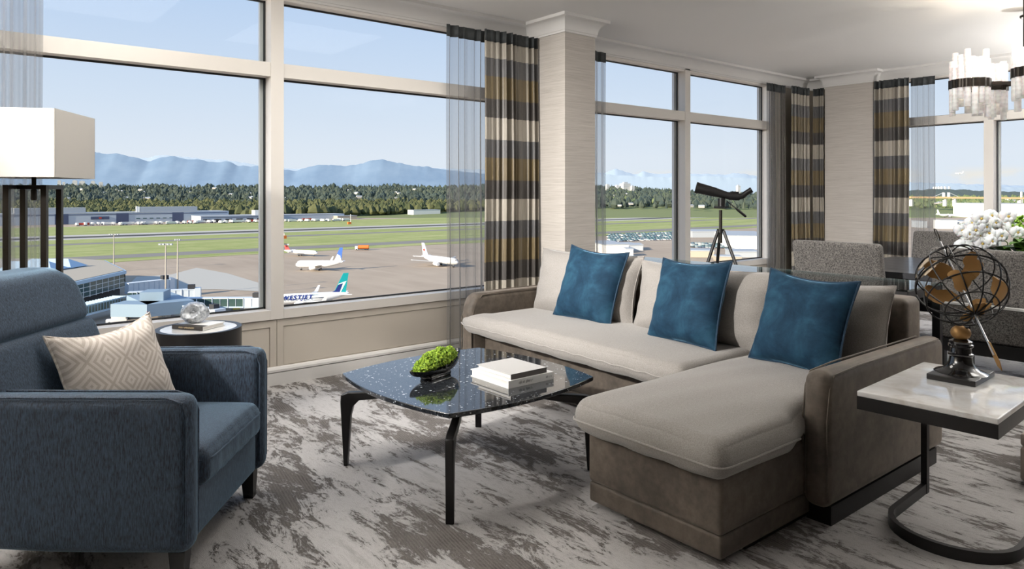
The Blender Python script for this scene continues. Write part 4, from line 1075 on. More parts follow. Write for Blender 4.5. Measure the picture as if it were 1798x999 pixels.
# wooded slope: far too many trees to count
def hill(lat, fwd):
    o = -UD.y*lat + UD.x*fwd
    t = max(0.0, min(1.0, (fwd - 1240)/1500))
    top = 60 if lat < 300 else max(26, 60 - (lat-300)*.05)
    return top*t**1.3 + 5*mnoise.noise(Vector((lat*.004, fwd*.004, 0)))*t
hm = MB(); hm.grid(lambda u, v: tuple(c2w(-1900+4600*u, 1130+1900*v, GZ-.5+hill(-1900+4600*u, 1130+1900*v)*(1 if v > .02 else 0))), 60, 24)
fm = mat('forest_floor', (.17,.20,.07), .95)
ho = hm.build('hillside', fm, ang=180); tag(ho, 'dark wooded hillside behind the airfield', 'hill', kind='structure')
rn = np.random.default_rng(11)
def forest(name, n, latr, fwr, hr, cond, m, label, seed, conif):
    r_ = np.random.default_rng(seed); V = []; F = []; b = 0
    for i in range(n):
        lat = r_.uniform(*latr); fw_ = fwr[0] + (fwr[1]-fwr[0])*r_.random()**1.0
        if not cond(lat, fw_): continue
        h_ = r_.uniform(*hr)*(1+.25*mnoise.noise(Vector((lat*.01, fw_*.01, 3)))); z = GZ + hill(lat, fw_)
        w = h_*(r_.uniform(.17, .24) if r_.random() < conif else r_.uniform(.38, .62))
        pr = ((.10, .70), (.38, 1.0), (.72, .70), (1.0, .08)) if w > h_*.3 else ((.08, 1.0), (.45, .62), (.8, .28), (1.05, .02))
        c = c2w(lat, fw_, z); k_ = 6; a0 = r_.uniform(0, 6)
        for hh, ww in pr:
            for j in range(k_):
                a = a0 + 2*PI*j/k_; q = w*ww*r_.uniform(.72, 1.2)
                V.append((c.x+q*math.cos(a), c.y+q*math.sin(a), z+h_*hh*r_.uniform(.93, 1.07)))
        for l in range(len(pr)-1):
            for j in range(k_): F.append((b+l*k_+j, b+l*k_+(j+1) % k_, b+(l+1)*k_+(j+1) % k_, b+(l+1)*k_+j))
        F.append(tuple(b+3*k_+j for j in range(k_))); b += 4*k_
    mb = MB(); mb.v = V; mb.f = F
    o = mb.build(name, m, smooth=False); tag(o, label, 'trees', kind='stuff'); return o
fa = leafmat('tree_far', (.028,.048,.045), (.066,.082,.055), 1); fb = leafmat('tree_near', (.042,.056,.018), (.098,.10,.034), 1); fc = leafmat('tree_pale', (.085,.13,.06), (.16,.19,.08), 1)
offs = lambda lat, fw_: -UD.y*lat + UD.x*fw_
forest('forest', 5200, (-1500, 250), (1180, 1650), (13, 22), lambda l, f: offs(l, f) > 28.8*S_*1.0 and f > 1210, fb, 'olive broadleaf woodland behind the cargo buildings', 1, .05)
forest('forest', 7000, (-2000, 900), (1600, 2750), (14, 24), lambda l, f: True, fa, 'dark blue green conifer woodland on the ridge', 2, .55)
forest('forest', 2600, (230, 2500), (1750, 2700), (9, 17), lambda l, f: offs(l, f) > 27*S_*.5 and abs((CX + l/f*FOC)) > 0, fc, 'light green suburban trees beyond the airfield', 3, .2)

def box_building(name, label, cat, c, ang, L, D, H, m, group=None, extra=None):
    t = thing(name, label, cat, tuple(c), ang, group)
    MB().box(-L/2, L/2, 0, D, 0, H).build('walls', m, t, False)
    MB().box(-L/2-.3, L/2+.3, -.3, D+.3, H, H+.6).build('roof', MT['far_grey'], t, False)
    if extra: extra(t)
    return t
# cargo sheds along the runway
def cargo(t):
    L = 300.
    MB().box(-L/2+2, L/2-2, -.25, 0, 12.6, 13.5).build('dark_band', MT['far_blue'], t, False)
    for x in (-L/2+75, -L/2+150, -L/2+225): MB().box(x-8, x+8, -.6, 0, 0, 14.2).build('stair_block', MT['far_blue'], t, False)
    for x0_, x1_ in ((-L/2+22, -L/2+105), (-L/2+175, -L/2+255)):
        p = MB().box(x0_, x1_, 8, 28, 15.6, 23).build('penthouse', MT['far_grey'], t, False)
        MB().box(x0_-5, x0_-2, 8, 14, 15.6, 24).build('vent_stack', MT['far_white'], p, False)
    s = MB().box(-40, -17, -.7, 0, 6.2, 10.2).build('sign_board', MT['far_blue'], t, False); MB().box(-30, -26.5, -.9, -.7, 7, 9.4).build('emblem', MT['far_red'], s, False)
    for i in range(7): MB().box(-L/2+168+i*9, -L/2+173+i*9, -.4, 0, 5.8, 7.0).build('window', MT['far_glass'], t, False)
c_ = g(215, 391.8)
box_building('cargo_shed', 'long grey cargo building with dark blue stair blocks', 'building', strip_pt(0,0)*0 + c_, RUN_ANG, 300, 60, 15, mat('shed_shade_grey', (.44,.50,.57), .7), None, cargo)  # bluish grey holds the shade on the walls facing the room
def cargo2(t):
    MB().box(-58, 58, -.25, 0, 6.5, 7.4).build('dark_band', MT['far_blue'], t, False)
    for i in range(7): MB().box(-56+i*16, -46+i*16, -.4, 0, 0, 5).build('dock_door', MT['far_dark'], t, False)
    p = MB().box(24, 54, 10, 25, 9.6, 17).build('penthouse', MT['far_white'], t, False)
box_building('cargo_shed', 'low grey cargo building with dock doors and a white roof box', 'building', g(424, 389.2), RUN_ANG, 118, 50, 9, MT['shed_shade_grey'], None, cargo2)
box_building('cargo_shed', 'long low loading shed beyond the runway behind parked trailers', 'building', g(546, 385.2), RUN_ANG, 120, 40, 8, MT['shed_shade_grey'])
box_building('cargo_shed', 'tan annex standing at the tail end of the loading shed', 'building', g(610, 384.3), RUN_ANG, 36, 20, 5, MT['far_tan'])
bt = box_building('plant_building', 'pale plant building beside three white storage tanks', 'building', g(750, 378.5), RUN_ANG, 62, 22, 11, MT['far_white'])
for i in range(3):
    p = g(735+i*15, 376); t = thing('storage_tank', 'round white storage tank with a domed roof behind the plant building', 'tank', tuple(p), 0, 'white storage tanks')
    MB().lathe([(9, 0), (9, 13), (8.4, 14), (5, 16.4), (0, 17.4)], 20).build('shell', MT['far_white'], t, ang=50)
# trailers and vans in front of the sheds
def truck(name, label, p, ang, L, H, mbody, mcab, group):
    t = thing(name, label, 'truck', tuple(p), ang, group)
    MB().box(-L/2, L/2-2.6, -1.25, 1.25, 1.0, H).build('box_body', mbody, t, False)
    MB().box(L/2-2.4, L/2, -1.2, 1.2, .6, 2.9).build('cab', mcab, t, False)
    MB().box(-L/2, L/2-.3, -1.0, 1.0, .5, 1.0).build('chassis', MT['far_dark'], t, False)
    for x in (-L/2+1.2, -L/2+2.6, L/2-1.3):
        w_ = MB(); 
        w_.tube([(x, -1.25, .5), (x, 1.25, .5)], .5, 10); w_.build('wheel', MT['far_dark'], t)
    return t
rn = random.Random(9)
base_t = truck('trailer_truck', 'white trailer truck parked in front of the cargo sheds', g(135, 396.5), RUN_ANG+R(90), 14, 4.0, MT['far_white'], MT['far_white'], 'trailer trucks at the cargo sheds')
for i in range(46):
    px_ = 150 + i*10.2 + rn.uniform(-3, 3)
    if 462 < px_ < 500: continue
    yb_ = 396.3 - (px_-135)*.0165 + rn.uniform(-.5, .5) - (.8 if px_ > 330 else 0)
    t = copy_tree(base_t); t.location = g(px_, yb_); t.rotation_euler = (0, 0, RUN_ANG + (R(90) if rn.random() < .6 else R(8)))
rt_ = truck('trailer_truck', 'red trailer truck parked among white trailers at the cargo sheds', g(148, 395.8), RUN_ANG, 17, 3.6, MT['far_red'], MT['far_white'], 'red trailers at the cargo sheds')
for px_, yb_ in ((340, 391.3), (352, 391.2), (448, 389.5), (540, 387.2)):
    t = copy_tree(rt_); t.location = g(px_, yb_)
ft = thing('fuel_truck', 'orange fuel tanker truck on the apron near the grass', 'truck', tuple(g(636, 439)), TH - R(90) + R(4))
MB().tube([(-3.0, 0, 2.3), (-2.9, 0, 2.3), (4.9, 0, 2.3), (5.0, 0, 2.3)], [.9, 1.45, 1.45, .9], 14).build('tank', MT['far_orange'], ft, ang=50)
MB().box(-5.2, -3.2, -1.2, 1.2, .6, 3.0).build('cab', MT['far_white'], ft, False); MB().box(-5.2, 5, -1, 1, .6, 1.0).build('chassis', MT['far_dark'], ft, False)
for x in (-4.2, 2.2, 3.8): MB().tube([(x, -1.25, .55), (x, 1.25, .55)], .55, 10).build('wheel', MT['far_dark'], ft)
for i, (px_, py_, lab) in enumerate(((615, 393.5, 'red and white checked hut with an antenna mast by the runway'), (500.5, 419, 'small orange sign cabinet in the grass between the taxiways'))):
    t = thing('marker_hut', lab, 'hut', tuple(g(px_, py_)))
    MB().box(-4, 1, -1.5, 1.5, 0, 3).build('cabin', MT['far_orange'], t, False)
    MB().box(.3 if i == 0 else -1, .9 if i == 0 else -.4, -.3, .3, 0, 14 if i == 0 else 5).build('mast', MT['far_white'], t, False)

# ------------------------------------------------------------------ aircraft
mat('plane_white', (.86,.86,.86), .35); mat('plane_grey', (.45,.47,.50), .5)
for nm, c_ in (('fin_teal', (.0,.36,.38)), ('fin_navy', (.015,.03,.20)), ('fin_blue', (.06,.16,.55)), ('fin_red', (.60,.05,.05)), ('fin_gold', (.55,.36,.18))): mat(nm, c_, .4)
def loft(mb, rings, n=16):
    vs = []; fs = []
    for x, zc, ry, rz in rings:
        for k_ in range(n):
            a = 2*PI*k_/n; vs.append((x, ry*math.cos(a), zc+rz*math.sin(a)))
    for i in range(len(rings)-1):
        for k_ in range(n): fs.append((i*n+k_, (i+1)*n+k_, (i+1)*n+(k_+1) % n, i*n+(k_+1) % n))
    fs += [tuple(range(n)), tuple(range((len(rings)-1)*n, len(rings)*n))[::-1]]
    return mb.add(vs, fs)
def flat_wing(mb, pts, th):                         # planform polygon (x, y, z) with thickness
    n = len(pts)
    return mb.add([(x, y, z-th/2) for x, y, z in pts] + [(x, y, z+th/2) for x, y, z in pts], [tuple(range(n))[::-1], tuple(range(n, 2*n))] + [(i, (i+1) % n, n+(i+1) % n, n+i) for i in range(n)])
def airplane(label, p, ang, L, r, fin, ttail=False, winglet=True, z0=None, marks=None, group=None, gear=True):
    """nose towards +x, tail at x=-L, wheels on the ground"""
    t = thing('airplane', label, 'airplane', tuple(p), ang, group)
    zc = r*1.75 if z0 is None else z0
    rings = [(0, zc-.25*r, .02*r, .02*r), (-.015*L, zc-.2*r, .40*r, .38*r), (-.05*L, zc-.05*r, .78*r, .78*r), (-.10*L, zc, r, r), (-.62*L, zc, r, r), (-.78*L, zc+.18*r, .82*r, .80*r), (-.92*L, zc+.42*r, .42*r, .45*r), (-L, zc+.60*r, .12*r, .16*r)]
    loft(MB(), rings, 20).build('fuselage', MT['plane_white'], t, ang=60)
    MB().box(-.050*L, -.030*L, -.45*r, .45*r, zc+.28*r, zc+.50*r).build('cockpit_window', MT['far_dark'], t, False)
    wr = L*.30 if ttail else L*.44
    for s in (-1, 1):
        w_ = flat_wing(MB(), [(-.36*L, s*.8*r, zc-.55*r), (-.56*L, s*.8*r, zc-.55*r), (-.60*L, s*.45*wr, zc-.25*r), (-.67*L, s*wr, zc+.25*r), (-.62*L, s*wr, zc+.25*r)], .35*r*.5).build('wing', MT['plane_grey'], t, False)
        if winglet: flat_wing(MB(), [(-.62*L, s*wr, zc+.22*r), (-.67*L, s*wr, zc+.22*r), (-.70*L, s*(wr+.25*r), zc+1.5*r), (-.675*L, s*(wr+.25*r), zc+1.5*r)], .10*r).build('winglet', MT['plane_white'], w_, False)
        hz = zc + (3.2*r if ttail else .45*r)
        flat_wing(MB(), [(-.88*L, s*.2*r, hz), (-.97*L, s*.2*r, hz), (-1.02*L, s*.17*L, hz+.2*r), (-.97*L, s*.17*L, hz+.2*r)], .12*r).build('stabiliser', MT['plane_white'], t, False)
        if ttail: en = MB().tube([(-.72*L, s*1.55*r, zc+.55*r), (-.73*L, s*1.55*r, zc+.55*r), (-.84*L, s*1.55*r, zc+.55*r), (-.86*L, s*1.55*r, zc+.55*r)], [.42*r, .52*r, .48*r, .34*r], 14)
        else: en = MB().tube([(-.33*L, s*.36*wr*.9, zc-.95*r), (-.345*L, s*.36*wr*.9, zc-.95*r), (-.43*L, s*.36*wr*.9, zc-.9*r), (-.46*L, s*.36*wr*.9, zc-.85*r)], [.46*r, .56*r, .52*r, .34*r], 16)
        en.build('engine', MT['plane_white'], t, ang=50)
    fh = 3.1*r if ttail else 3.75*r; fb_, ft_ = zc+.75*r, zc+.75*r+fh
    X = lambda a: a*L
    outline = [(X(-.80), fb_), (X(-.83), fb_+.12*fh), (X(-.935), ft_), (X(-1.0), ft_), (X(-.965), fb_)]
    def plate(poly, th): 
        q = MB(); q.prism_y(poly, -th, th); return q
    fo_ = plate(outline, .10*r).build('fin', fin[0], t, False)
    for poly, mt in fin[1](X, fb_, ft_, fh) if len(fin) > 1 else ():
        plate(poly, .115*r).build('fin_marking', mt, fo_, False)
    if gear:
        for x, y in ((-.12*L, 0), (-.52*L, -.9*r), (-.52*L, .9*r)):
            lg = MB().tube([(x, y, zc-.6*r), (x, y, .3*r)], .10*r, 8).build('landing_gear', MT['plane_grey'], t)
            MB().tube([(x, y-.25*r, .25*r), (x, y+.25*r, .25*r)], .25*r, 10).build('wheel', MT['far_dark'], lg)
    if marks: marks(t, zc, L, r)
    return t
def w_fin(X, b, tp, h):
    return [([(X(-.775), b), (X(-.835), b+.13*h), (X(-.872), b+.40*h), (X(-.925), b+.46*h), (X(-.885), b)], MT['fin_navy']),
            ([(X(-.872), b+.42*h), (X(-.878), b+.47*h), (X(-.975), b+.60*h), (X(-.900), b), (X(-.888), b), (X(-.932), b+.48*h)], MT['plane_white'])]
def u_fin(X, b, tp, h):
    return [([(X(-.80), b), (X(-.83), b+.12*h), (X(-.885), b+.52*h), (X(-.945), b+.40*h), (X(-.972), b+.02*h)], MT['plane_white'])] + \
           [([(X(-.86-.022*i), b+.06*h), (X(-.866-.022*i), b+.06*h), (X(-.896-.016*i), b+.40*h-.03*h*i), (X(-.890-.016*i), b+.40*h-.03*h*i)], MT['fin_gold']) for i in range(4)]
def leafpoly(cx_, cz_, s):
    pts = [(0,1),(.18,.62),(.38,.74),(.30,.30),(.62,.55),(.70,.38),(1,.36),(.86,.10),(.95,0),(.48,-.38),(.56,-.55),(.05,-.48),(.05,-.95),(-.05,-.95),(-.05,-.48),(-.56,-.55),(-.48,-.38),(-.95,0),(-.86,.10),(-1,.36),(-.70,.38),(-.62,.55),(-.30,.30),(-.38,.74),(-.18,.62)]
    return [(cx_+x*s, cz_+z*s) for x, z in pts]
def a_fin(X, b, tp, h): return [(leafpoly(X(-.93), b+.44*h, .17*h), MT['fin_red'])]
def r_fin(X, b, tp, h): return [([(X(-.935), tp), (X(-1.0), tp), (X(-.99), b+.72*h), (X(-.902), b+.72*h)], MT['far_dark'])]
def w_marks(t, zc, L, r):
    tc_ = bpy.data.curves.new('lettering', 'FONT'); tc_.body = 'WESTJET'; tc_.size = 2.3; tc_.extrude = .04; tc_.offset = .06; tc_.shear = .3; tc_.align_x = 'CENTER'; tc_.space_character = 1.25
    tmp = bpy.data.objects.new('lettering', tc_); C.objects.link(tmp); me = tmp.to_mesh().copy(); C.objects.unlink(tmp); bpy.data.objects.remove(tmp)
    o = bpy.data.objects.new('lettering', me); C.objects.link(o); me.materials.append(MT['fin_navy']); o.parent = t
    th_ = .38                                           # letters lie on the upper flank of the hull
    for v in me.vertices:
        x, s_, e_ = v.co; s_ -= .85
        v.co = Vector((-.365*L - x, (r+.10+e_)*math.cos(th_) - s_*math.sin(th_), zc + (r+.10+e_)*math.sin(th_) + s_*math.cos(th_)))
    wm = MB()
    for i in range(34):
        if i in (12, 22): continue
        x = -.14*L - i*.0165*L; wm.box(x-.10, x+.10, r*.96, r*1.0+.04, zc+.05, zc+.38)
    wm.build('cabin_windows', MT['far_dark'], t, False, kind='stuff')
    MB().box(-.62*L, -.55*L, r*.80, r*.93, zc+.70*r, zc+.72*r).build('tail_code', MT['fin_teal'], t, False)
def heading(dr, df): v = VR*dr + VF*df; return math.atan2(v.y, v.x)
def nose_at(px_, py_, up, dr, df, L):                # ground spot below a tail seen at a pixel -> nose position
    p = g(px_, py_, up); p.z = GZ; v = VR*dr + VF*df; v.normalize(); return p + Vector((v.x, v.y, 0))*L
airplane('white airliner with a teal and navy tail parked below the window', nose_at(612, 517.5, 3.9, -.933, -.36, 30.0), heading(-.933, -.36), 30.0, 1.95, (MT['fin_teal'], w_fin), marks=w_marks)
airplane('white airliner with a blue tail and raised wing tips on the open apron', nose_at(602, 463.5, 3.4, -.86, -.02, 26), heading(-.86, -.02), 26, 2.0, (MT['fin_blue'], u_fin))
airplane('small white regional jet with a red and black tail', nose_at(499, 440.5, 3.0, .90, -.34, 27.5), heading(.90, -.34), 27.5, 1.45, (MT['fin_red'], r_fin), True, False)
airplane('white airliner with a red maple leaf on its tail, partly behind the sheer', nose_at(741, 452.0, 3.6, .62, -.70, 36), heading(.62, -.70), 36, 2.0, (MT['plane_white'], a_fin), winglet=False)
airplane('white airliner parked on the grass side near the bridge', nose_at(1645, 377.5, 4.5, .95, .1, 33), heading(.95, .1), 33, 2.3, (MT['plane_white'],))
fp = c2w((1677-CX)/FOC*2200, 2200, EYE+(HY-306)/FOC*2200)
airplane('small airliner in flight in front of the clouds', fp, heading(-.8, .5), 22, 1.6, (MT['plane_grey'],), gear=False)

# ------------------------------------------------------------------ terminal pier, jet bridges and lamp posts
te = thing('terminal_pier', 'glazed terminal pier with a flat tan roof', 'building', tuple(g(200, 527)))
def tw(lat, fwd, z): return tuple(c2w(lat, fwd, GZ+z))
k_ = HGT/50.
def rp(px_, py_, up=10.5): return g(px_, py_, up)
A_, B_, C_, E_ = rp(222, 475), rp(185, 457), rp(125, 454), rp(150, 491)
dirE = (E_-A_); F_ = A_ + dirE*3.2; G_ = C_ + Vector((-VR.x*70, -VR.y*70, 0)); H_ = F_ + Vector((-VR.x*90, -VR.y*90, 0))
def poly_slab(pts, z0, z1, mt, nm, par):
    q = W(par); n = len(pts)
    q.add([(p.x, p.y, GZ+z0) for p in pts] + [(p.x, p.y, GZ+z1) for p in pts], [tuple(range(n)), tuple(range(n, 2*n))[::-1]] + [(i, n+i, n+(i+1) % n, (i+1) % n) for i in range(n)])
    return q.build(nm, mt, par, False)
roof = [A_, B_, C_, G_, H_, F_]
poly_slab(roof, 9.2, 10.5, mat('fascia_blue', (.45,.58,.70), .6), 'fascia', te)
cent = sum(roof, Vector())/6
poly_slab([p.lerp(cent, .02) for p in roof], 10.3, 10.7, MT['far_tan'], 'roof', te)
inn = [p.lerp(cent, .012) for p in roof]
poly_slab(inn, 4.0, 9.2, mat('terminal_glass', (.05,.09,.085), .12), 'glass_wall', te)
poly_slab([p.lerp(cent, .05) for p in roof], 0, 4.0, MT['far_dark'], 'ground_storey', te)
Ai, Fi, Bi = inn[0], inn[5], inn[1]
for P_, Q_, cnt in ((Ai, Fi, 22), (Ai, Bi, 8)):
    for i in range(cnt+1):
        c0 = P_.lerp(Q_, i/cnt); W(te).bar((c0.x, c0.y, GZ+3.6), (c0.x, c0.y, GZ+9.2), .28).build('mullion', MT['far_white'], te, False)
    for zz in (4.0, 5.8, 7.5): W(te).bar((P_.x, P_.y, GZ+zz), (Q_.x, Q_.y, GZ+zz), .18).build('transom', MT['far_white'], te, False)
for i, (px_, py_) in enumerate(((95, 463), (60, 468))):     # roof lanterns
    p = rp(px_, py_+5, 11.0); v = Vector((VR.x, VR.y, 0))*11; w_ = Vector((VF.x, VF.y, 0))*6
    q = W(te); pts = [p-v-w_, p+v-w_, p+v+w_, p-v+w_]; top_ = [p-v*.9+Vector((0,0,3.4)), p+v*.55+Vector((0,0,3.4))]
    q.add([tuple(a) for a in pts+top_], [(0,1,5,4),(2,3,4,5),(1,2,5),(3,0,4)]); q.build('roof_lantern', MT['fascia_blue'], te, False)
# walkway gallery and corner block in front of the pier
ga = thing('gallery_block', 'blue-shade tinted gate building with a red stripe between the jet bridges', 'building', tuple(g(262, 553)))
bl = mat('gate_shade_blue', (.24,.33,.42), .6); rd = MT['far_red']  # blue cast of shade is put into the gate and gallery colours
def quadbox(par, name, mt, a, b, depth, z0, z1):      # a wall slab between two ground spots, set back by depth
    a = Vector(a); b = Vector(b); d = (b-a); n = Vector((-d.y, d.x, 0)).normalized()*depth
    q = W(par); pts = [a, b, b+n, a+n]
    q.add([(p.x, p.y, GZ+z0) for p in pts] + [(p.x, p.y, GZ+z1) for p in pts], [(3,2,1,0),(4,5,6,7),(0,1,5,4),(1,2,6,5),(2,3,7,6),(3,0,4,7)])
    return q.build(name, mt, par, False)
UPB = 3.4
a0, a1, a2, a3 = g(222, 538, UPB+.2), g(258, 556, UPB+.2), g(282, 549, UPB+.2), g(300, 541, UPB+.2)
quadbox(ga, 'facade', bl, a0, a1, 14, UPB, 7.4); quadbox(ga, 'facade', bl, a1, a2, 12, UPB, 7.4)
quadbox(ga, 'stripe', rd, a0+Vector((-.05,-.05,0)), a1+Vector((-.05,-.05,0)), .1, 5.0, 5.3); quadbox(ga, 'stripe', rd, a1+Vector((.0,-.1,0)), a2+Vector((.0,-.1,0)), .1, 5.0, 5.3)
quadbox(ga, 'upper_block', bl, g(245, 520, 9), g(287, 519, 9), 8, 7.4, 10.2); quadbox(ga, 'stripe', rd, g(250, 519.6, 9)+Vector((-.1,-.1,0)), g(276, 519, 9)+Vector((-.1,-.1,0)), .1, 8.4, 8.7)
def emblem(par, c, s, ang):                           # winged dark emblem on the facade
    q = W(par); e = Vector((math.cos(ang), math.sin(ang), 0)); n = Vector((e.y, -e.x, 0))*.12
    pts = [(-2.2,1), (2.2,1), (1.2,.1), (.5,-.1), (0,-1), (-.5,-.1), (-1.2,.1)]
    vs = [tuple(c + e*x*s + Vector((0,0,z*s)) + n) for x, z in pts] + [tuple(c + e*x*s + Vector((0,0,z*s)) + n*2) for x, z in pts]; m_ = len(pts)
    q.add(vs, [tuple(range(m_)), tuple(range(m_, 2*m_))[::-1]] + [(i, m_+i, m_+(i+1) % m_, (i+1) % m_) for i in range(m_)]); q.build('emblem', MT['far_dark'], par, False)
mid = a0.lerp(a1, .62); emblem(ga, Vector((mid.x, mid.y, GZ+5.6)), .95, math.atan2(a1.y-a0.y, a1.x-a0.x))
for p_ in (a0, a1, a2): W(ga).bar((p_.x+VF.x*2, p_.y+VF.y*2, GZ), (p_.x+VF.x*2, p_.y+VF.y*2, GZ+UPB), .8).build('column', MT['far_grey'], ga, False)
quadbox(ga, 'stair', MT['far_white'], g(284, 548, 3), g(300, 556, 1), 2, 0, 2.4)
wg = thing('glass_gallery', 'long glazed walkway along the foot of the terminal pier', 'building', tuple(g(190, 545)))
w0, w1_ = g(150, 552, 3.2), g(221, 534, 3.2)
quadbox(wg, 'deck', MT['fascia_blue'], w0, w1_, 5, 2.6, 3.3); quadbox(wg, 'glass', MT['terminal_glass'], w0, w1_, 4.6, 3.3, 5.6); quadbox(wg, 'roof', MT['gate_shade_teal'], w0, w1_, 5, 5.6, 6.0)
for i in range(15):
    c0 = w0.lerp(w1_, i/14); W(wg).bar((c0.x, c0.y, GZ+3.2), (c0.x, c0.y, GZ+5.6), .2).build('post', MT['gate_shade_teal'], wg, False)
    n_ = Vector((-(w1_-w0).y, (w1_-w0).x, 0)).normalized()*5
    W(wg).bar((c0.x, c0.y, GZ+6.05), (c0.x+n_.x, c0.y+n_.y, GZ+6.05), .2).build('roof_rib', MT['fascia_blue'], wg, False)
def jet_bridge(label, p, q_, z0, z1, segs, glass=True, head=True):
    t = thing('jet_bridge', label, 'jet bridge', (p.x, p.y, GZ), 0, 'jet bridges beside the terminal')
    d = (q_-p); d.z = 0; n = Vector((-d.y, d.x, 0)).normalized()*3.2
    b_ = MT['gate_shade_teal']
    for i in range(segs):
        a = p.lerp(q_, i/segs); b = p.lerp(q_, (i+1)/segs); sh_ = .15*(i % 2)
        quadbox(t, 'floor_slab', MT['fascia_blue'], a, b, 3.2, z0, z0+.5); quadbox(t, 'side_glass' if glass else 'side_panel', MT['terminal_glass'] if glass and i != segs-1 else MT['gate_shade_white'], a+n*.03, b+n*.03, 3.0, z0+.5, z1-.3)
        quadbox(t, 'roof_slab', MT['gate_shade_white'], a, b, 3.2+sh_, z1-.3, z1)
        W(t).bar((b.x, b.y, GZ+z0), (b.x, b.y, GZ+z1), .3).build('rib', MT['gate_shade_white'], t, False)
        c0 = a.lerp(b, .5); W(t).bar((c0.x, c0.y, GZ+z0+.4), (c0.x, c0.y, GZ+z1-.2), .15).build('rib', MT['gate_shade_white'], t, False)
    if head: 
        e = q_ + (d.normalized())*2; quadbox(t, 'cab', MT['gate_shade_white'], q_ + n*-.1, e + n*-.1, 3.8, z0-.2, z1+.3)
        quadbox(t, 'roof_unit', MT['far_dark'], q_+n*.2 - d.normalized()*2.5, q_+n*.2, 2.0, z1+.1, z1+1.6)
    s_ = p.lerp(q_, .8); W(t).bar((s_.x+n.x*.5, s_.y+n.y*.5, GZ), (s_.x+n.x*.5, s_.y+n.y*.5, GZ+z0), .9).build('support', MT['far_grey'], t, False)
mat('gate_shade_white', (.62,.68,.74), .6)  # bridge colour carries the blue cast of shade
jet_bridge('glazed jet bridge slanting behind the drum table crystal', g(298, 545, 3.8), g(372, 557, 3.8), 2.6, 6.0, 4)
jet_bridge('long straight glazed jet bridge leading to the parked airliner', g(290, 535, 4.2), g(455, 534.5, 4.2), 3.0, 6.4, 6)
jet_bridge('short pale jet bridge with a dark roof unit near the lamp posts', g(296, 521, 4.2), g(342, 519, 4.2), 3.0, 6.6, 2, False)
jet_bridge('pale covered jet bridge beside the glazed terminal pier', g(226, 511, 4.2), g(298, 503, 4.2), 3.0, 7.2, 4, False)
jet_bridge('low pale walkway in front of the pale covered jet bridge', g(224, 520, 4.0), g(290, 517, 4.0), 3.0, 5.4, 4, True, False)
def pole(px_, yb_, yt_, lab, arms):
    b = g(px_, yb_); d = HGT*FOC/(yb_-HY); h_ = (yb_-yt_)/FOC*d
    t = thing('light_mast', lab, 'lamp post', tuple(b), TH-R(90))
    MB().tube([(0,0,0), (0,0,h_)], [.40, .20], 10).build('mast', mat('mast_'+str(px_), (.42,.38,.33), .6), t)
    MB().bar((-arms, 0, h_), (arms, 0, h_), .22).build('cross_arm', MT['far_grey'], t, False)
    for x in (-arms, -arms*.4, arms*.4, arms): MB().box(x-.45, x+.45, -.5, .3, h_-.5, h_+.1).build('floodlight', MT['far_grey'], t, False)
pole(291, 531, 428, 'tall floodlight mast with a wide cross arm among the jet bridges', 2.2)
pole(312, 518, 420, 'slim floodlight mast with a short head behind the jet bridges', .7)
pole(200, 476, 411, 'floodlight mast rising behind the terminal roof', 2.2)
def cart(px_, py_, lab, m1_, L=4):
    t = thing('ground_vehicle', lab, 'vehicle', tuple(g(px_, py_)), TH-R(70))
    MB().box(-L/2, L/2, -1, 1, .5, 1.5).build('body', m1_, t, False); MB().box(-L/4, L/2-.3, -.9, .9, 1.5, 2.5).build('cab', m1_, t, False)
    for x in (-L/3, L/3): MB().tube([(x, -1.1, .4), (x, 1.1, .4)], .4, 8).build('wheel', MT['far_dark'], t)
cart(218, 560, 'yellow ground service vehicle under the terminal', MT['far_yellow']); cart(417, 548, 'yellow service cart by the long jet bridge', MT['far_yellow'], 3); cart(401, 547, 'tan service vehicle beside a yellow cart', MT['far_tan'])
cart(205, 568, 'white service van below the terminal pier', MT['far_white'], 6)

# ------------------------------------------------------------------ beyond: towers, suburbs, car parks, bridge
ti = [0]
def tower(px_, py_base, w_, h_px, D, m_, lab, grp):
    d = D; b = c2w((px_-CX)/FOC*d, d, EYE-(py_base-HY)/FOC*d)
    wd, hh = w_/FOC*d, h_px/FOC*d
    t = thing('tower_block', lab, 'building', tuple(b), TH-R(90)+R(25), grp)
    MB().box(-wd/2, wd/2, 0, wd*.8, -20, hh).build('walls', m_, t, False)
    MB().box(-wd/4, wd/4, wd*.2, wd*.6, hh, hh*1.12).build('roof_box', MT['far_grey'], t, False)
    nf = max(3, int(h_px/2.2))
    for i in range(nf): MB().box(-wd/2-.1, wd/2+.1, -.4, 0, hh*(i+.35)/nf, hh*(i+.7)/nf).build('window_row', MT['far_grey'], t, False)
tw_m = mat('tower_pale', (.58,.57,.55), .7)
for px_, w_, h_ in ((104, 5, 9), (112, 4, 6), (131, 7, 9), (144, 8, 8), (163, 6, 8), (177, 6, 6)):
    tower(px_, 326, w_, h_, 2800, tw_m, 'pale apartment tower on the ridge skyline behind the lamp', 'ridge skyline towers')
for px_, yb_, w_, h_, lab in ((1068, 331, 6, 7, 'small pink apartment tower seen just past the narrow sheer'), (1085, 330, 6, 5, 'low white apartment tower beside a small pink one'), (1101, 342, 15, 20, 'large stepped grey apartment tower above the treetops'), (1112, 341, 6, 14, 'slim dark apartment tower beside the stepped grey tower'), (1298, 340, 6, 14, 'slim white tower seen behind the spotting scope')):
    tower(px_, yb_, w_, h_, 2500, MT['far_white'] if 'white' in lab else tw_m, lab, 'suburb towers')
for px_ in (1641, 1645, 1650, 1655, 1661, 1668): tower(px_, 332.5, 3, 4.6, 3060, MT['far_white'], 'pale high-rise block on the hill above the bridge', 'hilltop high-rises')
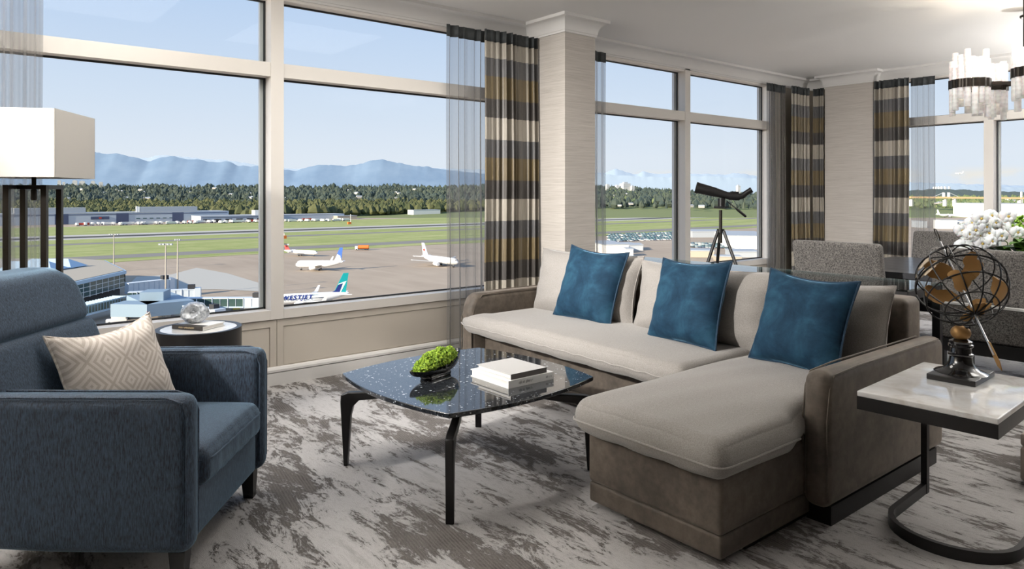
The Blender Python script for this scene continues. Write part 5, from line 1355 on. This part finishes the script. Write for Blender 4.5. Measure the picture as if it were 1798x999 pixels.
tower(1795, 350, 3, 13, 1800, MT['far_white'], 'white control tower standing right of the dining mullion', 'airport towers')
rn = random.Random(21)
h0 = thing('house', 'small pale house half hidden among the trees', 'house', (0,0,0), 0, 'pale houses among the trees')
MB().box(-9, 9, -5, 5, 0, 6).build('walls', mat('house_cream', (.55,.50,.45), .8), h0, False); MB().add([(-9.5,-5.5,6),(9.5,-5.5,6),(9.5,5.5,6),(-9.5,5.5,6),(-9.5,0,9),(9.5,0,9)], [(0,1,5,4),(2,3,4,5),(1,2,5),(3,0,4)]).build('roof', MT['far_grey'], h0, False)
firsth = True
for i in range(70):
    if i < 26: px_ = rn.uniform(100, 780); fw_ = rn.uniform(1700, 2500); up = 13
    else: px_ = rn.uniform(1062, 1335) if i < 52 else rn.uniform(1636, 1798); fw_ = rn.uniform(1500, 2300); up = 7
    lat = (px_-CX)/FOC*fw_
    t = h0 if firsth else copy_tree(h0); firsth = False
    t.location = c2w(lat, fw_, GZ+hill(lat, fw_)+up); t.scale = [rn.uniform(.45, .8)]*3; t.rotation_euler = (0, 0, TH-R(90)+rn.uniform(-.6,.6))
def shed(px_, py_, w_px, h_px, lab, m_, dep=30, rz=0):
    d = HGT*FOC/(py_-HY); return box_building('hangar', lab, 'building', g(px_, py_), TH-R(90)+rz, w_px/FOC*d, dep, h_px/FOC*d, m_)
# car park seen through the window by the pier
rn = random.Random(31)
car_m = [MT['far_white'], MT['far_dark'], MT['far_grey'], MT['far_blue'], MT['plane_grey']]
cars = []
for j, m_ in enumerate(car_m):
    t = thing('parked_car', ['white', 'black', 'silver grey', 'navy blue', 'mid grey'][j] + ' car parked in the crowded airport car park', 'car', tuple(g(1070+j*5, 421)), 0, 'cars in the airport car park')
    MB().box(-2.2, 2.2, -.9, .9, .35, .95).build('body', m_, t, False); MB().add([(-1.5,-.8,.95),(1.1,-.8,.95),(1.1,.8,.95),(-1.5,.8,.95),(-1.0,-.7,1.5),(.5,-.7,1.5),(.5,.7,1.5),(-1.0,.7,1.5)], [(4,5,6,7),(0,1,5,4),(1,2,6,5),(2,3,7,6),(3,0,4,7)]).build('cabin', MT['far_glass'], t, False)
    cars.append(t)
for r_ in range(11):
    for i in range(22):
        px_ = 1066 + i*5.4 + rn.uniform(-1, 1) + r_*.8
        if px_ > 1182: continue
        if rn.random() < .12: continue
        j = rn.randrange(5); t = copy_tree(cars[j]); t.location = g(px_, 412.5 + r_*1.25 - (px_-1066)*.035); t.rotation_euler = (0, 0, RUN_ANG + R(90) + rn.uniform(-.05,.05))
for r_ in range(4):
    for i in range(12):
        j = rn.randrange(5); t = copy_tree(cars[j]); t.location = g(1216+i*6, 428+r_*2.2 + i*.2); t.rotation_euler = (0, 0, RUN_ANG + R(90))
shed(1082, 445, 46, 15, 'white rounded hangar tent beside the car park', MT['far_white'], 40, .2); shed(1117, 440, 26, 9, 'pale grey hangar tent next to the white hangar tent', mat('tent_grey', (.55,.58,.62), .7), 30, .2)
shed(1106, 450, 12, 12, 'small white box shed in front of the hangar tents', MT['far_white'], 12); shed(1123, 437.5, 9, 8, 'tiny white cube shed on the open yard', MT['far_white'], 12)
shed(1250, 417, 70, 10, 'grey and red warehouse behind the scope tripod', MT['far_grey'], 40, .1); shed(1315, 437, 75, 22, 'large white flat roofed building beside the scope tripod', MT['far_white'], 70, -.15)
shed(1312, 452, 50, 9, 'grey low office block with a flat roof below the white building', MT['far_grey'], 25, -.1); shed(1230, 452, 46, 11, 'cream low building with wide windows left of the tripod legs', MT['far_tan'], 18, -.2)
shed(1280, 459, 44, 8, 'tan shop building behind the tripod legs', MT['far_tan'], 10, -.1)
# beyond the dining windows
shed(1667, 402, 28, 15, 'white service building beneath the parked airliner', MT['far_white'], 16); shed(1622, 400, 12, 11, 'grey low hangar beside the white service building', MT['far_grey'], 20); shed(1715, 402, 50, 13, 'white long hangar right of a round tank', MT['far_white'], 40)
shed(1790, 384, 80, 26, 'big white terminal roof filling the window by the orchids', MT['far_white'], 120)
for px_, w_ in ((1660, 26), (1690, 18), (1715, 30), (1634, 14)): shed(px_, 363, w_, 6, 'long white depot roof below the bridge', MT['far_white'], 30)
for q in [o for o in bpy.data.objects if o.get('label') == 'long white depot roof below the bridge']: q['group'] = 'depots below the bridge'
br = thing('road_bridge', 'long tan road bridge on concrete piers', 'bridge', tuple(c2w(700, 1500)))
d_ = 1650.
def bp(px_, py_): return c2w((px_-CX)/FOC*d_, d_, EYE-(py_-HY)/FOC*d_)
bq = W(br); bq.bar(bp(1560, 346), bp(1900, 349), 16, 4); bq.build('deck', mat('bridge_tan', (.55,.36,.20), .8), br, False)
for px_ in (1600, 1659, 1676, 1735, 1790): W(br).bar(bp(px_, 350), bp(px_, 362), 7).build('pier', MT['far_white'], br, False)
W(br).bar(bp(1657, 346), bp(1657, 338), 5).build('pylon', MT['far_white'], br, False); W(br).bar(bp(1666, 346), bp(1666, 338), 5).build('pylon', MT['far_white'], br, False)
for a, b in (((1657, 338), (1640, 345)), ((1666, 338), (1684, 346))): W(br).bar(bp(*a), bp(*b), 1).build('stay_cable', MT['far_grey'], br, False)
gx = MB(); gx.add([tuple(g(x, y, .05)) for x, y in ((1500,372),(1740,372),(1730,381),(1500,384))], [(0,1,2,3)]); tag(gx.build('grass_field', MT['field_grass'], smooth=False), 'green verge beyond the white service building near the bridge', 'grass', kind='stuff')
